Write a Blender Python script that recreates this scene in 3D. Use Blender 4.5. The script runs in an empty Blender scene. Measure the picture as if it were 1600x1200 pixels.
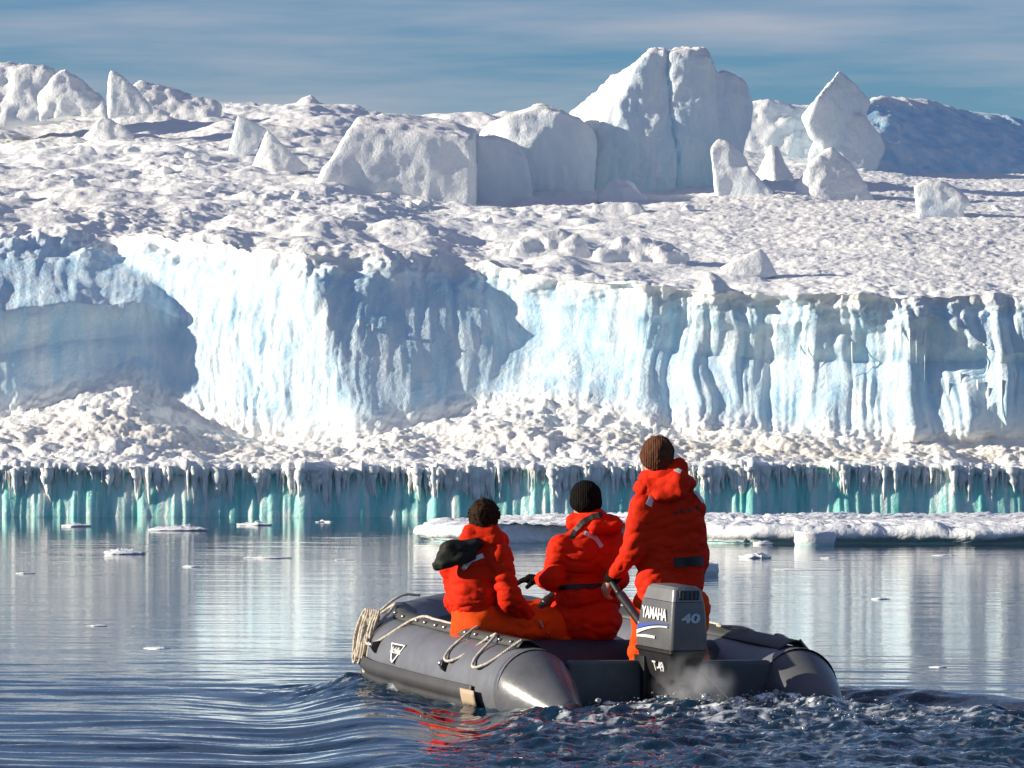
import bpy, bmesh, math, random
import numpy as np
from mathutils import Vector, Matrix, Euler

# ---------------------------------------------------------------- camera, sky, sun, exposure
scene = bpy.context.scene
col = scene.collection
FPX, VH, CH = 8250.0, 685.0, 1.7          # focal length (px of a 1600 px wide frame), horizon row, eye height
cam_data = bpy.data.cameras.new('camera')
cam_data.sensor_width = 36.0
cam_data.lens = FPX / 1600.0 * 36.0
cam_data.shift_y = (VH - 600.0) / 1600.0
cam_data.clip_start = 1.0
cam_data.clip_end = 20000.0
cam = bpy.data.objects.new('camera', cam_data)
col.objects.link(cam)
cam.location = (0, 0, CH)
cam.rotation_euler = (math.pi / 2, 0, 0)
scene.camera = cam

SUN_EL = math.radians(16.5)
SUN_AZ = math.radians(5.0)                 # how far the sun stands behind the camera's left side
SDIR = Vector((-math.cos(SUN_AZ) * math.cos(SUN_EL), -math.sin(SUN_AZ) * math.cos(SUN_EL), math.sin(SUN_EL)))
world = bpy.data.worlds.new('World')
scene.world = world
world.use_nodes = True
wn, wl = world.node_tree.nodes, world.node_tree.links
wn.clear()
sky = wn.new('ShaderNodeTexSky')
sky.sky_type = 'NISHITA'
sky.sun_disc = False
sky.sun_elevation = SUN_EL
sky.sun_rotation = math.atan2(SDIR.x, SDIR.y)
sky.air_density = 1.0
sky.dust_density = 0.15
sky.ozone_density = 3.0
sky.altitude = 0
bg = wn.new('ShaderNodeBackground')
bg.inputs['Strength'].default_value = 0.07
wo = wn.new('ShaderNodeOutputWorld')
# thin high cirrus over the clear sky
tc = wn.new('ShaderNodeTexCoord')
sep = wn.new('ShaderNodeSeparateXYZ')
wl.new(tc.outputs['Generated'], sep.inputs[0])
mp = wn.new('ShaderNodeMapping')
mp.inputs['Scale'].default_value = (7.0, 7.0, 75.0)
mp.inputs['Rotation'].default_value = (0, math.radians(2.0), 0)
wl.new(tc.outputs['Generated'], mp.inputs[0])
cn = wn.new('ShaderNodeTexNoise')
cn.inputs['Scale'].default_value = 1.0
cn.inputs['Detail'].default_value = 6.0
cn.inputs['Roughness'].default_value = 0.55
wl.new(mp.outputs[0], cn.inputs['Vector'])
cr = wn.new('ShaderNodeMapRange')
cr.inputs['From Min'].default_value = 0.42
cr.inputs['From Max'].default_value = 0.72
cr.inputs['To Max'].default_value = 0.7
wl.new(cn.outputs['Fac'], cr.inputs['Value'])
hs = wn.new('ShaderNodeMix'); hs.data_type = 'RGBA'; hs.blend_type = 'MULTIPLY'
hs.inputs['Factor'].default_value = 1.0
wl.new(sky.outputs[0], hs.inputs['A'])
hs.inputs['B'].default_value = (0.43, 0.67, 1.0, 1)
cm = wn.new('ShaderNodeMix'); cm.data_type = 'RGBA'
wl.new(cr.outputs[0], cm.inputs['Factor'])
wl.new(hs.outputs['Result'], cm.inputs['A'])
cm.inputs['B'].default_value = (6.0, 5.6, 6.0, 1)
wl.new(cm.outputs['Result'], bg.inputs['Color'])
wl.new(bg.outputs[0], wo.inputs[0])

sun_data = bpy.data.lights.new('sun', 'SUN')
sun_data.energy = 5.0
sun_data.angle = math.radians(0.55)
sun_data.color = (1.0, 0.895, 0.73)
sun = bpy.data.objects.new('sun', sun_data)
col.objects.link(sun)
sun.location = SDIR * 60
sun.rotation_euler = SDIR.to_track_quat('Z', 'Y').to_euler()

vs = scene.view_settings
vs.view_transform = 'Standard'
vs.look = 'None'
vs.exposure = 0.56
vs.gamma = 1.0
vs.use_curve_mapping = False
scene.render.engine = 'CYCLES'
scene.cycles.use_denoising = True
scene.cycles.max_bounces = 6
scene.cycles.diffuse_bounces = 3
scene.cycles.glossy_bounces = 3
scene.cycles.transmission_bounces = 4
scene.cycles.caustics_reflective = False
scene.cycles.caustics_refractive = False

# ---------------------------------------------------------------- helpers
rng = np.random.default_rng(7)
random.seed(7)

def W(u, v, Y):
    """world point seen at photo pixel (u, v) at distance Y"""
    return ((u - 800.0) / FPX * Y, Y, CH - (v - VH) / FPX * Y)

def pn(P, seed=0):
    """3-D gradient noise, P (...,3), about -1..1"""
    P = np.asarray(P, dtype=np.float64)
    i = np.floor(P).astype(np.int64)
    f = P - i
    w = f * f * f * (f * (f * 6 - 15) + 10)
    out = np.zeros(P.shape[:-1])
    for dx in (0, 1):
        for dy in (0, 1):
            for dz in (0, 1):
                h = ((i[..., 0] + dx) * 374761393 + (i[..., 1] + dy) * 668265263 + (i[..., 2] + dz) * 2147483647 + seed * 974634777) & 0xFFFFFFFF
                h = ((h ^ (h >> 13)) * 1274126177) & 0xFFFFFFFF
                h = h ^ (h >> 16)
                gx = ((h & 1023) / 511.5 - 1.0)
                gy = (((h >> 10) & 1023) / 511.5 - 1.0)
                gz = (((h >> 20) & 1023) / 511.5 - 1.0)
                d = gx * (f[..., 0] - dx) + gy * (f[..., 1] - dy) + gz * (f[..., 2] - dz)
                ww = (w[..., 0] if dx else 1 - w[..., 0]) * (w[..., 1] if dy else 1 - w[..., 1]) * (w[..., 2] if dz else 1 - w[..., 2])
                out += d * ww
    return out * 1.3

def fbm(P, octaves=4, seed=0, gain=0.5, lac=2.03, billow=False, ridge=False):
    P = np.asarray(P, dtype=np.float64)
    a, s, t = 1.0, 0.0, 0.0
    for o in range(octaves):
        n = pn(P, seed + o * 17)
        if billow:
            n = np.abs(n) * 2 - 0.5
        if ridge:
            n = 0.6 - np.abs(n) * 2
        s = s + a * n
        t += a
        a *= gain
        P = P * lac
    return s / t

def sst(a, b, x):
    t = np.clip((x - a) / (b - a), 0, 1)
    return t * t * (3 - 2 * t)

def link(name, me, mat=None, parent=None, smooth=True):
    o = bpy.data.objects.new(name, me)
    col.objects.link(o)
    if mat is not None and not me.materials:
        me.materials.append(mat)
    if parent is not None:
        o.parent = parent
    if smooth and len(me.polygons):
        me.polygons.foreach_set('use_smooth', np.ones(len(me.polygons), dtype=bool))
    return o

def mesh_np(name, V, F):
    """V (n,3), F (m,k) with one k"""
    me = bpy.data.meshes.new(name)
    V = np.asarray(V, dtype=np.float32); F = np.asarray(F, dtype=np.int32)
    k = F.shape[1]
    me.vertices.add(len(V)); me.vertices.foreach_set('co', V.ravel())
    me.loops.add(F.size); me.loops.foreach_set('vertex_index', F.ravel())
    me.polygons.add(len(F))
    me.polygons.foreach_set('loop_start', np.arange(0, F.size, k, dtype=np.int32))
    me.update(calc_edges=True)
    me.validate()
    return me

def grid_faces(nr, nc, close_c=False):
    r = np.arange(nr - 1)[:, None]; c = np.arange(nc if close_c else nc - 1)[None, :]
    c2 = (c + 1) % nc
    a = r * nc + c; b = r * nc + c2; d = (r + 1) * nc + c; e = (r + 1) * nc + c2
    return np.stack([a, b, e, d], -1).reshape(-1, 4)

def set_col(me, name, arr):
    at = me.color_attributes.new(name, 'FLOAT_COLOR', 'POINT')
    a = np.ones((len(me.vertices), 4), dtype=np.float32)
    a[:, :arr.shape[1]] = arr
    at.data.foreach_set('color', a.ravel())

def tag(o, label, cat=None, group=None, kind=None):
    o['label'] = label
    if cat: o['category'] = cat
    if group: o['group'] = group
    if kind: o['kind'] = kind
    return o

def empty(name, loc, label, cat, group=None):
    o = bpy.data.objects.new(name, None)
    col.objects.link(o)
    o.location = loc
    tag(o, label, cat, group)
    return o

# ---- node material helper
class NM:
    def __init__(self, name, **kw):
        self.m = bpy.data.materials.new(name)
        self.m.use_nodes = True
        self.n, self.l = self.m.node_tree.nodes, self.m.node_tree.links
        self.b = self.n['Principled BSDF']
        for k, v in kw.items():
            self.set(k, v)
    def set(self, k, v):
        nm = {'color': 'Base Color', 'rough': 'Roughness', 'metal': 'Metallic', 'spec': 'Specular IOR Level', 'ior': 'IOR', 'trans': 'Transmission Weight',
              'coat': 'Coat Weight', 'sss': 'Subsurface Weight', 'sheen': 'Sheen Weight'}[k]
        if k == 'color' and len(v) == 3: v = (*v, 1)
        self.b.inputs[nm].default_value = v
    def node(self, t, **inp):
        n = self.n.new(t)
        for k, v in inp.items():
            n.inputs[k.replace('_', ' ')].default_value = v
        return n
    def noise(self, scale, detail=4, rough=0.55, vec=None, scl=None):
        n = self.node('ShaderNodeTexNoise', Scale=scale, Detail=detail, Roughness=rough)
        if vec is None:
            vec = self.n.new('ShaderNodeTexCoord').outputs['Object']
        if scl is not None:
            mpn = self.n.new('ShaderNodeMapping'); mpn.inputs['Scale'].default_value = scl
            self.l.new(vec, mpn.inputs[0]); vec = mpn.outputs[0]
        self.l.new(vec, n.inputs['Vector'])
        return n.outputs['Fac']
    def ramp(self, fac, stops):
        r = self.n.new('ShaderNodeValToRGB')
        while len(r.color_ramp.elements) < len(stops): r.color_ramp.elements.new(0.5)
        for e, (p, c) in zip(r.color_ramp.elements, stops):
            e.position = p; e.color = (*c, 1) if len(c) == 3 else c
        self.l.new(fac, r.inputs[0])
        return r.outputs[0]
    def mix(self, fac, a, b, mode='MIX'):
        m = self.n.new('ShaderNodeMix'); m.data_type = 'RGBA'; m.blend_type = mode
        for sock, v in (('Factor', fac), ('A', a), ('B', b)):
            if isinstance(v, (int, float)): m.inputs[sock].default_value = v
            elif isinstance(v, tuple): m.inputs[sock].default_value = (*v, 1) if len(v) == 3 else v
            else: self.l.new(v, m.inputs[sock])
        return m.outputs['Result']
    def attr(self, name):
        a = self.n.new('ShaderNodeAttribute'); a.attribute_name = name
        s = self.n.new('ShaderNodeSeparateColor'); self.l.new(a.outputs['Color'], s.inputs[0])
        return s.outputs
    def math(self, op, a, b=None):
        m = self.n.new('ShaderNodeMath'); m.operation = op
        for i, v in enumerate((a, b)):
            if v is None: continue
            if isinstance(v, (int, float)): m.inputs[i].default_value = v
            else: self.l.new(v, m.inputs[i])
        return m.outputs[0]
    def bump(self, h, strength=0.5, dist=0.02):
        b = self.node('ShaderNodeBump', Strength=strength, Distance=dist)
        self.l.new(h, b.inputs['Height'])
        self.l.new(b.outputs[0], self.b.inputs['Normal'])
        return b
    def to(self, sock, v):
        self.l.new(v, self.b.inputs[sock])
# ---------------------------------------------------------------- ice materials
SSS = 0.55
def ice_material(name, teal=True):
    k = NM(name, rough=0.75, spec=0.3)
    at = k.attr('tint')                    # R blue ice, G tan dust, B clear teal ice
    pos = k.n.new('ShaderNodeNewGeometry').outputs['Position']
    n1 = k.noise(1.3, 5, 0.6, pos)
    n2 = k.noise(9.0, 4, 0.6, pos)
    snow = k.ramp(n1, [(0.3, (0.86, 0.86, 0.85)), (0.7, (0.93, 0.925, 0.905))])
    ice = k.ramp(k.noise(2.0, 5, 0.6, pos, (1.0, 1.0, 0.25)), [(0.3, (0.36, 0.68, 0.89)), (0.70, (0.82, 0.92, 0.96))])
    c = k.mix(at[0], snow, ice)
    dust = k.ramp(n2, [(0.3, (0.70, 0.58, 0.44)), (0.75, (0.88, 0.80, 0.68))])
    c = k.mix(at[1], c, dust)
    tl = k.ramp(k.noise(1.5, 5, 0.6, pos, (2.2, 1.0, 0.35)), [(0.30, (0.15, 0.62, 0.57)), (0.48, (0.42, 0.82, 0.77)), (0.66, (0.90, 0.96, 0.92))])
    c = k.mix(at[2], c, tl)
    k.to('Base Color', c)
    rr = k.math('MULTIPLY_ADD', at[2], -0.5); k.n[-1].inputs[2].default_value = 0.78
    k.to('Roughness', rr)
    hb = k.math('ADD', k.noise(14.0, 5, 0.65, pos), k.math('MULTIPLY', k.noise(45.0, 3, 0.6, pos), 0.4))
    hb = k.math('ADD', hb, k.math('MULTIPLY', k.noise(4.5, 4, 0.65, pos), 1.8))
    k.bump(hb, 0.42, 0.07)
    k.to('Subsurface Weight', k.math('MULTIPLY', at[2], SSS)); k.b.inputs['Subsurface Radius'].default_value = (.30, .75, 1.0); k.b.inputs['Subsurface Scale'].default_value = .22
    return k.m
M_ice = ice_material('glacier_ice_and_snow')

# ---------------------------------------------------------------- the iceberg: one sheet from the waterline over the cliff and plateau to the skyline
def ctl(pts):
    a = np.array(pts, dtype=float)
    return lambda u: np.interp(u, a[:, 0], a[:, 1])
base_v = ctl([(-400, 640), (0, 655), (90, 625), (200, 600), (250, 625), (330, 665), (430, 690), (540, 690), (640, 672), (740, 640), (850, 625), (950, 650), (1080, 672), (1250, 684), (1400, 690), (1600, 690), (2000, 690)])
rim_v = ctl([(-400, 330), (0, 338), (110, 342), (200, 362), (330, 378), (430, 388), (520, 395), (640, 398), (740, 412), (830, 428), (930, 442), (1010, 448), (1120, 462), (1250, 466), (1400, 466), (1600, 468), (2000, 470)])
sky_v = ctl([(-400, 200), (0, 185), (150, 176), (300, 163), (480, 158), (560, 172), (700, 176), (850, 178), (950, 190), (1150, 205), (1300, 235), (1420, 255), (1600, 262), (2000, 262)])
YF, YSKY = 118.5, 205.0
NC = 900
U = np.linspace(-260, 1860, NC)             # columns, named by the photo column they pass at the cliff
XC = (U - 800) / FPX * YF
def z_at(v, Y): return CH - (v - VH) / FPX * Y

NW, NL, NA, NCL, NP, NB = 40, 14, 100, 170, 540, 14
R = []
TINT = []
zero = np.zeros(NC)
zb = z_at(base_v(U), 117.6)
zr = z_at(rim_v(U), 119.6) + 0.30 * fbm(np.stack([XC * 0.55, zero + 4, zero], -1), 4, 12) * (1.3 - sst(900, 1300, U))
lipz = 1.02 + 0.07 * fbm(np.stack([XC * 0.9, zero, zero], -1), 3, 3) + 0.03 * np.sin(XC * 0.35)
lipy = 114.0 + 0.35 * fbm(np.stack([XC * 0.5, zero + 9, zero], -1), 3, 5)
# cliff relief: how fast the face runs back (+) or forward (-) along x, by height; integrated below
ts = np.linspace(0, 1, NCL)
b1 = np.interp(ts, [0, .3, .5, .7, 1], [225, 235, 275, 205, 105])
b2 = np.interp(ts, [0, .3, .6, 1], [575, 532, 505, 478])
b3 = np.interp(ts, [0, .2, .5, .75, 1], [760, 800, 830, 770, 730])
Ug = U[None, :] + 14 * fbm(np.stack(np.broadcast_arrays(XC[None, :] * 0.6, ts[:, None] * 3.0, 0.0), -1), 3, 21)
sl = np.full((NCL, NC), 0.55)
def step(edge, wdt): return sst(edge[:, None] - wdt, edge[:, None] + wdt, Ug)
s1, s2, s3 = step(b1, 22), step(b2, 26), step(b3, 50)
left = sst(-120, 20, Ug)
sl = (0.36 * left - 0.05 * (1 - left)) * (1 - s1) + s1 * (1 - s2) * (-1.0) + s2 * (1 - s3) * 0.32 + s3 * (-0.75)
# ribs of the fluted right-hand face: forward then sharply back
s4 = sst(975, 1010, Ug)
ribs = np.zeros_like(sl)
for uc, wd, am in [(1010, 46, 1.0), (1125, 40, .5), (1245, 44, 1.3), (1318, 34, 1.1), (1402, 40, 1.5), (1530, 52, 1.6), (1640, 50, 1.2)]:
    uc_t = uc + (1 - ts[:, None]) * (26 if uc in (1245, 1530) else 6) + 26 * fbm(np.stack([ts * 2.4 + uc, ts * 0, ts * 0], -1), 3, 77)[:, None]
    d = (Ug - uc_t) / wd
    tm = float(rng.uniform(.45, .95)); ribs += am * 1.15 * d * np.exp(-d * d * 1.6) * (0.45 + 0.75 * np.exp(-((ts[:, None] - tm) / .4) ** 2))
sl = sl * (1 - s4) + s4 * (-0.36 + ribs)
dx = XC[1] - XC[0]
off = np.cumsum(sl, axis=1) * dx
i0 = np.argmin(np.abs(U - 640))
off = off - off[:, i0:i0 + 1]
off = off - np.interp(U, [-260, 900, 1000, 1860], [0, 0, 0, 0])[None, :]
off = np.clip(off, -4.2, 4)
mid = (off * np.exp(-((U - 700) / 700) ** 2)).mean()
off -= mid

rows_y, rows_z, rows_x, tint = [], [], [], []
# 1 wall of clear ice
for i in range(NW):
    t = i / (NW - 1)
    z = -0.7 + (lipz - 0.06 + 0.7) * t
    y = lipy + 0.12 - 0.42 * (1 - t)
    rows_x.append(XC); rows_y.append(y + zero); rows_z.append(z + zero)
    tint.append(np.stack([zero, zero, zero + 1], -1))
# 2 overhanging lip
for i in range(1, NL + 1):
    t = i / NL
    a = math.pi * t
    y = lipy + 0.12 - 0.15 * math.sin(min(a, math.pi * .5)) + (0.15 * (1 - math.cos(max(0, a - math.pi / 2))) if a > math.pi / 2 else 0)
    z = lipz - 0.06 + 0.20 * (0.5 - 0.5 * math.cos(a))
    rows_x.append(XC); rows_y.append(y + zero); rows_z.append(z + zero)
    tb = float(np.clip(1 - t * 2.2, 0, 1))
    tint.append(np.stack([zero, zero, zero + tb], -1))
y_l, z_l = rows_y[-1].copy(), rows_z[-1].copy()
ybase = 117.9 + 0.55 * off[0]
mound = np.exp(-((U - 130) / 130) ** 2)
bulge = 0.6 * mound + 0.5 * np.exp(-((U - 800) / 130) ** 2)
# 3 apron of rubble snow
for i in range(1, NA + 1):
    t = i / NA
    rows_x.append(XC)
    rows_y.append(y_l + (ybase - y_l) * t - bulge * math.sin(t * math.pi) ** 1.0 * t)
    rows_z.append(z_l + (zb - z_l) * (0.75 * t + 0.25 * t ** 2.2))
    dust = np.exp(-((t - 0.55) / 0.35) ** 2) * (0.30 + 0.30 * sst(880, 1050, U) * (1 - sst(1500, 1650, U)) + 0.10 * np.exp(-((U - 330) / 200) ** 2))
    tint.append(np.stack([zero + 0.05, dust, zero], -1))
# 4 cliff
for i in range(1, NCL):
    t = ts[i]
    y = 117.9 + off[i] * (0.55 + 0.45 * t) + 1.9 * t ** 1.3
    # the top edge rolls back
    z = zb + (zr - zb) * (1 - (1 - t) ** 1.12)
    rows_x.append(XC); rows_y.append(y); rows_z.append(z)
    blue = 0.85 * sst(0.0, 0.16, t) * (1 - sst(0.80, 0.99, t))
    tint.append(np.stack([zero + blue, zero + 0.02, zero], -1))
y_r, z_r = rows_y[-1].copy(), rows_z[-1].copy()
# 5 plateau, 6 back side
zs = z_at(sky_v(U), YSKY)
ker = np.hanning(121); ker /= ker.sum()
def soft(a): return np.convolve(np.pad(a, 60, mode='edge'), ker, mode='valid')
y_s, z_s = soft(y_r), soft(z_r)            # the rim's own notches fade out within a few metres of the edge
for i in range(1, NP + 1):
    t = (i / NP) ** 1.35
    fd = float(sst(0, .05, t)); y_e = y_r + (y_s - y_r) * fd; z_e = z_r + (z_s - z_r) * fd
    y = y_e + (YSKY - y_e) * t
    k = 1 + (y.mean() / YF - 1) * 0.98
    rows_x.append(XC * k); rows_y.append(y)
    hump = 0.35 * np.sin(t * math.pi) * np.exp(-((U - 250) / 350) ** 2)
    ease = t + 0.10 * math.sin(t * math.pi) * np.clip((U - 900) / 500, -0.3, 1)
    rows_z.append(z_e + (zs - z_e) * ease + hump * 1.2)
    tint.append(np.stack([zero + 0.04, zero + 0.10 * (0.5 + 0.5 * np.sin(t * 9 + U * .004)), zero], -1))
for i in range(1, NB + 1):
    t = i / NB
    rows_x.append(rows_x[NW + NL + NA + NCL - 1 + NP - 1]); rows_y.append(np.full(NC, YSKY) + 40 * t); rows_z.append(zs - (zs + 2.0) * t ** 1.6)
    tint.append(np.stack([zero, zero, zero], -1))
P = np.stack([np.array(rows_x), np.array(rows_y), np.array(rows_z)], -1)
T = np.array(tint)
NR = P.shape[0]
# normals of the undisplaced sheet
def grid_normals(P):
    du = np.gradient(P, axis=1); dv = np.gradient(P, axis=0)
    n = np.cross(du, dv); n /= np.linalg.norm(n, axis=-1, keepdims=True) + 1e-9
    return n
N = grid_normals(P)
iw, il, ia, ic, ip = NW, NW + NL, NW + NL + NA, NW + NL + NA + NCL - 1, NW + NL + NA + NCL - 1 + NP
D = np.zeros((NR, NC))
UU = np.broadcast_to(U, (NR, NC))
# wall: vertical columns
q = P[:il]
D[:il] += 0.20 * fbm(q * [1.5, .4, .10], 3, 31) + 0.10 * fbm(q * [4.5, .4, .2], 3, 32, billow=True)
# lip + apron: chunky snow
q = P[iw:ia + 6]
lump = 0.40 * fbm(q * [.55, .7, .7], 4, 41) + 0.12 * fbm(q * [1.8, 1.6, 1.8], 3, 44, billow=True) + 0.09 * fbm(q * 5.0, 4, 42, gain=.65)
edge = np.concatenate([np.linspace(0.12, 0.6, NL), np.linspace(0.6, 1.0, 20), np.ones(NA - 20), np.linspace(.9, .2, 6)])
D[iw:ia + 6] += lump * edge[:, None]
# cliff: fluted drip lines, fine vertical grooves
q = P[ia:ic]
tt = ts[1:, None]
wq = q + np.stack([.55 * fbm(q * [.5, .3, .35], 2, 50), 0 * tt * UU[ia:ic], 0 * tt * UU[ia:ic]], -1)
right = sst(930, 1080, UU[ia:ic])
fl = (0.06 + .16 * right) * fbm(wq * [1.15, 0.1, 0.10], 3, 51, billow=True) + (.018 + .025 * right) * fbm(wq * [4.6, 0.2, 0.22], 3, 52, billow=True) + 0.20 * fbm(q * [.6, .6, .4], 3, 53) + 0.018 * fbm(q * 3.0, 3, 60)
nose = np.exp(-((UU[ia:ic] - 400) / 150) ** 2) * (1 - sst(.6, .85, tt))
fl += nose * 0.10 * fbm((q + 0.25 * fbm(q * 1.2, 2, 55)[..., None]) * [5.0, 0.3, 0.7], 3, 54, ridge=True)
top = sst(0.70, 0.95, tt)
fl += top * (0.55 * fbm(q * 0.75, 4, 56) + 0.20 * fbm(q * 1.6, 3, 59, billow=True) + 0.07 * fbm(q * 5, 3, 57))
foot = 1 - sst(0.0, 0.18, tt)
fl += foot * 0.12 * fbm(q * 3, 3, 58, billow=True)
D[ia:ic] += fl
# plateau
q = P[ic:ip]
rough = 1 - 0.80 * sst(820, 1150, UU[ic:ip])
tp = (np.arange(NP) / NP)[:, None]
nearrim = 1 - sst(0.05, 0.30, tp)
rough = np.maximum(rough, 0.75 * nearrim * (1 - sst(1150, 1350, UU[ic:ip])))
big = fbm(q * [0.36, 0.22, 0.36], 4, 61)
patchy = 0.08 + 0.92 * sst(-0.05, 0.35, fbm(q * [0.22, 0.16, 0.2], 2, 68))
D[ic:ip] += rough * (0.65 * big + patchy * (0.15 * fbm(q * [0.8, 0.5, 0.9], 4, 62, billow=True) + 0.07 * fbm(q * [3.0, 2.0, 3], 3, 63)) + (0.05 + .04 * patchy) * fbm(q * [2.8, 2.4, 2.8], 4, 67, gain=.7)) + (1 - rough) * (0.10 * fbm(q * 2.6, 4, 64, billow=True) + 0.25 * fbm(q * .35, 2, 65))
D[ic:ic + 30] *= np.linspace(0.75, 1, 30)[:, None]
# the rim: one continuous, lumpy snow edge instead of a cut
D[ic:ip] += (1 - sst(0, .10, tp)) * 0.22 * fbm(q * [0.9, .9, .9], 3, 69, billow=True) * sst(0, .012, tp)
nb = 16
mid_row = .5 * (D[ic - 1] + D[ic])
for i in range(nb):
    wgt = 1 - i / nb
    D[ic - 1 - i] = D[ic - 1 - i] * (1 - wgt) + mid_row * wgt
    D[ic + i] = D[ic + i] * (1 - wgt) + mid_row * wgt
Nr = N[ic - 14:ic + 14].copy()
for _ in range(30):
    Nr[1:-1] = .25 * Nr[:-2] + .5 * Nr[1:-1] + .25 * Nr[2:]
Nr /= np.linalg.norm(Nr, axis=-1, keepdims=True)
N[ic - 14:ic + 14] = Nr
D[ip:] += 0.4 * fbm(P[ip:] * 0.4, 3, 66)
flip = 1.0 if N[ia + 60, NC // 2, 1] < 0 else -1.0
P2 = P + N * (flip * D)[..., None]
# pockets of exposed blue ice around the rim
exp_ = sst(0.22, 0.5, fbm(P2[ia:ic] * [0.7, .5, 1.0], 3, 71))
T[ia:ic, :, 0] = np.clip(T[ia:ic, :, 0] + 0.35 * exp_ * top, 0, 1)
F = grid_faces(NR, NC)
if flip < 0: F = F[:, ::-1]
me = mesh_np('iceberg', P2.reshape(-1, 3), F)
set_col(me, 'tint', T.reshape(-1, 3))
berg = link('iceberg', me, M_ice)
tag(berg, 'long snow-covered iceberg with blue ice cliff rising from the water', 'iceberg', kind='structure')

def ground(u, v):
    """distance Y at which the plateau is seen at photo pixel (u, v), and its world point"""
    j = ic + 20
    sub = P2[ic:ip]
    uu = 800 + sub[..., 0] / sub[..., 1] * FPX
    vv = VH - (sub[..., 2] - CH) / sub[..., 1] * FPX
    c = np.argmin(np.abs(uu - u), axis=1)
    rr = np.arange(NP)
    k = np.argmin(np.abs(vv[rr, c] - v) + rr * 0.001)
    p = sub[k, c[k]]
    return float(p[1])
# ---------------------------------------------------------------- ice blocks standing on the plateau
def remesh_hulls(hulls, voxel, smooth_it=4):
    bm = bmesh.new()
    for pts in hulls:
        vs_ = [bm.verts.new(p) for p in pts]
        r = bmesh.ops.convex_hull(bm, input=vs_)
        junk = list({g for g in list(r['geom_interior']) + list(r['geom_unused']) if isinstance(g, bmesh.types.BMVert) and g.is_valid})
        if junk: bmesh.ops.delete(bm, geom=junk, context='VERTS')
    me = bpy.data.meshes.new('tmp'); bm.to_mesh(me); bm.free()
    return remesh(me, voxel, smooth_it)

def remesh(me, voxel, smooth_it=4):
    o = bpy.data.objects.new('tmp', me); col.objects.link(o)
    md = o.modifiers.new('r', 'REMESH'); md.mode = 'VOXEL'; md.voxel_size = voxel
    if smooth_it:
        sm = o.modifiers.new('s', 'SMOOTH'); sm.iterations = smooth_it; sm.factor = 0.5
    dg = bpy.context.evaluated_depsgraph_get()
    ev = bpy.data.meshes.new_from_object(o.evaluated_get(dg))
    bpy.data.objects.remove(o); bpy.data.meshes.remove(me)
    return ev

def mesh_arrays(me):
    n = len(me.vertices)
    V = np.empty(n * 3, dtype=np.float32); me.vertices.foreach_get('co', V)
    Nn = np.empty(n * 3, dtype=np.float32); me.vertices.foreach_get('normal', Nn)
    return V.reshape(-1, 3).astype(float), Nn.reshape(-1, 3).astype(float)

def serac(name, label, hulls, u0, v0, amp=0.12, fq=1.0, voxel=0.10, blue=0.35, group='ice blocks standing on the iceberg', Y=None, sm=2, seed=0, cat='ice block', teal_low=0.0, cracks=(), blue_all=0.0):
    """hulls: lists of (u, v, dY): photo outline point and its own distance behind the block's base"""
    Y0 = ground(u0, v0) if Y is None else Y
    hw = [[W(u, v, Y0 + d) for (u, v, d) in h] for h in hulls]
    me = remesh_hulls(hw, voxel, sm)
    V, Nn = mesh_arrays(me)
    d = amp * (1.5 * fbm(V * fq * [0.55, .55, .4], 4, 101 + seed) + 0.75 * fbm(V * fq * [1.5, 1.5, .55], 4, 111 + seed, ridge=True) + 0.30 * fbm(V * fq * 3.2, 3, 131 + seed))
    tn = fbm(V * fq * .5 + 9.1, 3, 181 + seed) * 4.5
    fr = tn - np.floor(tn)
    d += amp * .9 * ((np.floor(tn) + sst(.38, .62, fr)) / 4.5)          # broken ledges
    up = np.clip(Nn[:, 2], 0, 1)
    d += up * amp * 0.5 * fbm(V * 2.2, 3, 151 + seed, billow=True)
    cr_ = np.zeros(len(V))
    for line in cracks:
        la = np.array(line, float)
        uu = 800 + V[:, 0] / V[:, 1] * FPX; vv = VH - (V[:, 2] - CH) / V[:, 1] * FPX
        ul = np.interp(vv, la[:, 1], la[:, 0]) + 2.0 * fbm(np.stack([vv * .05, vv * 0, vv * 0], -1), 3, 9)
        ins = sst(la[0, 1] - 5, la[0, 1] + 5, vv) * (1 - sst(la[-1, 1] - 5, la[-1, 1] + 5, vv)) * (Nn[:, 1] < .2)
        cr_ = np.maximum(cr_, ins * np.exp(-((uu - ul) / 1.8) ** 2))
    d = d - .13 * cr_
    V = V + Nn * d[:, None]
    org = np.array(W(u0, v0, Y0))
    me.vertices.foreach_set('co', (V - org).astype(np.float32).ravel())
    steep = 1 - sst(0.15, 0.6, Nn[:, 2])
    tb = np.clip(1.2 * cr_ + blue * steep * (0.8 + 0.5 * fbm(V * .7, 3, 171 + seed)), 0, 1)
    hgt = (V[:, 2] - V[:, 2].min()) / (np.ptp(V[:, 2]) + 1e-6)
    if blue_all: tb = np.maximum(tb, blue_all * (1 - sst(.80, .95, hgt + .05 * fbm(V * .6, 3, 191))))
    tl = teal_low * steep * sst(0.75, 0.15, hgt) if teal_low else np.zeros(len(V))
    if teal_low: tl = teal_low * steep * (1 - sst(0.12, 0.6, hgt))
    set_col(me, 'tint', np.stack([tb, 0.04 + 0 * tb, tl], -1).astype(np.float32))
    me.update()
    o = link(name, me, M_ice)
    o.location = org
    tag(o, label, cat, group)
    return o

def pyr(base, top, depth, lean=0.3):
    """a leaning pyramid: base pixels (left, right, v), list of crest pixels"""
    (ul, ur, v) = base
    pts = [(ul, v, 0.2), (ur, v, 0.1), ((ul + ur) / 2, v + 4, -0.35 * depth), (ul + 4, v, depth), (ur - 4, v, depth)]
    for (u, vv) in top:
        pts += [(u, vv, depth * lean), (u + 2, vv + 2, depth * (lean + .35))]
    return pts

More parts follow.
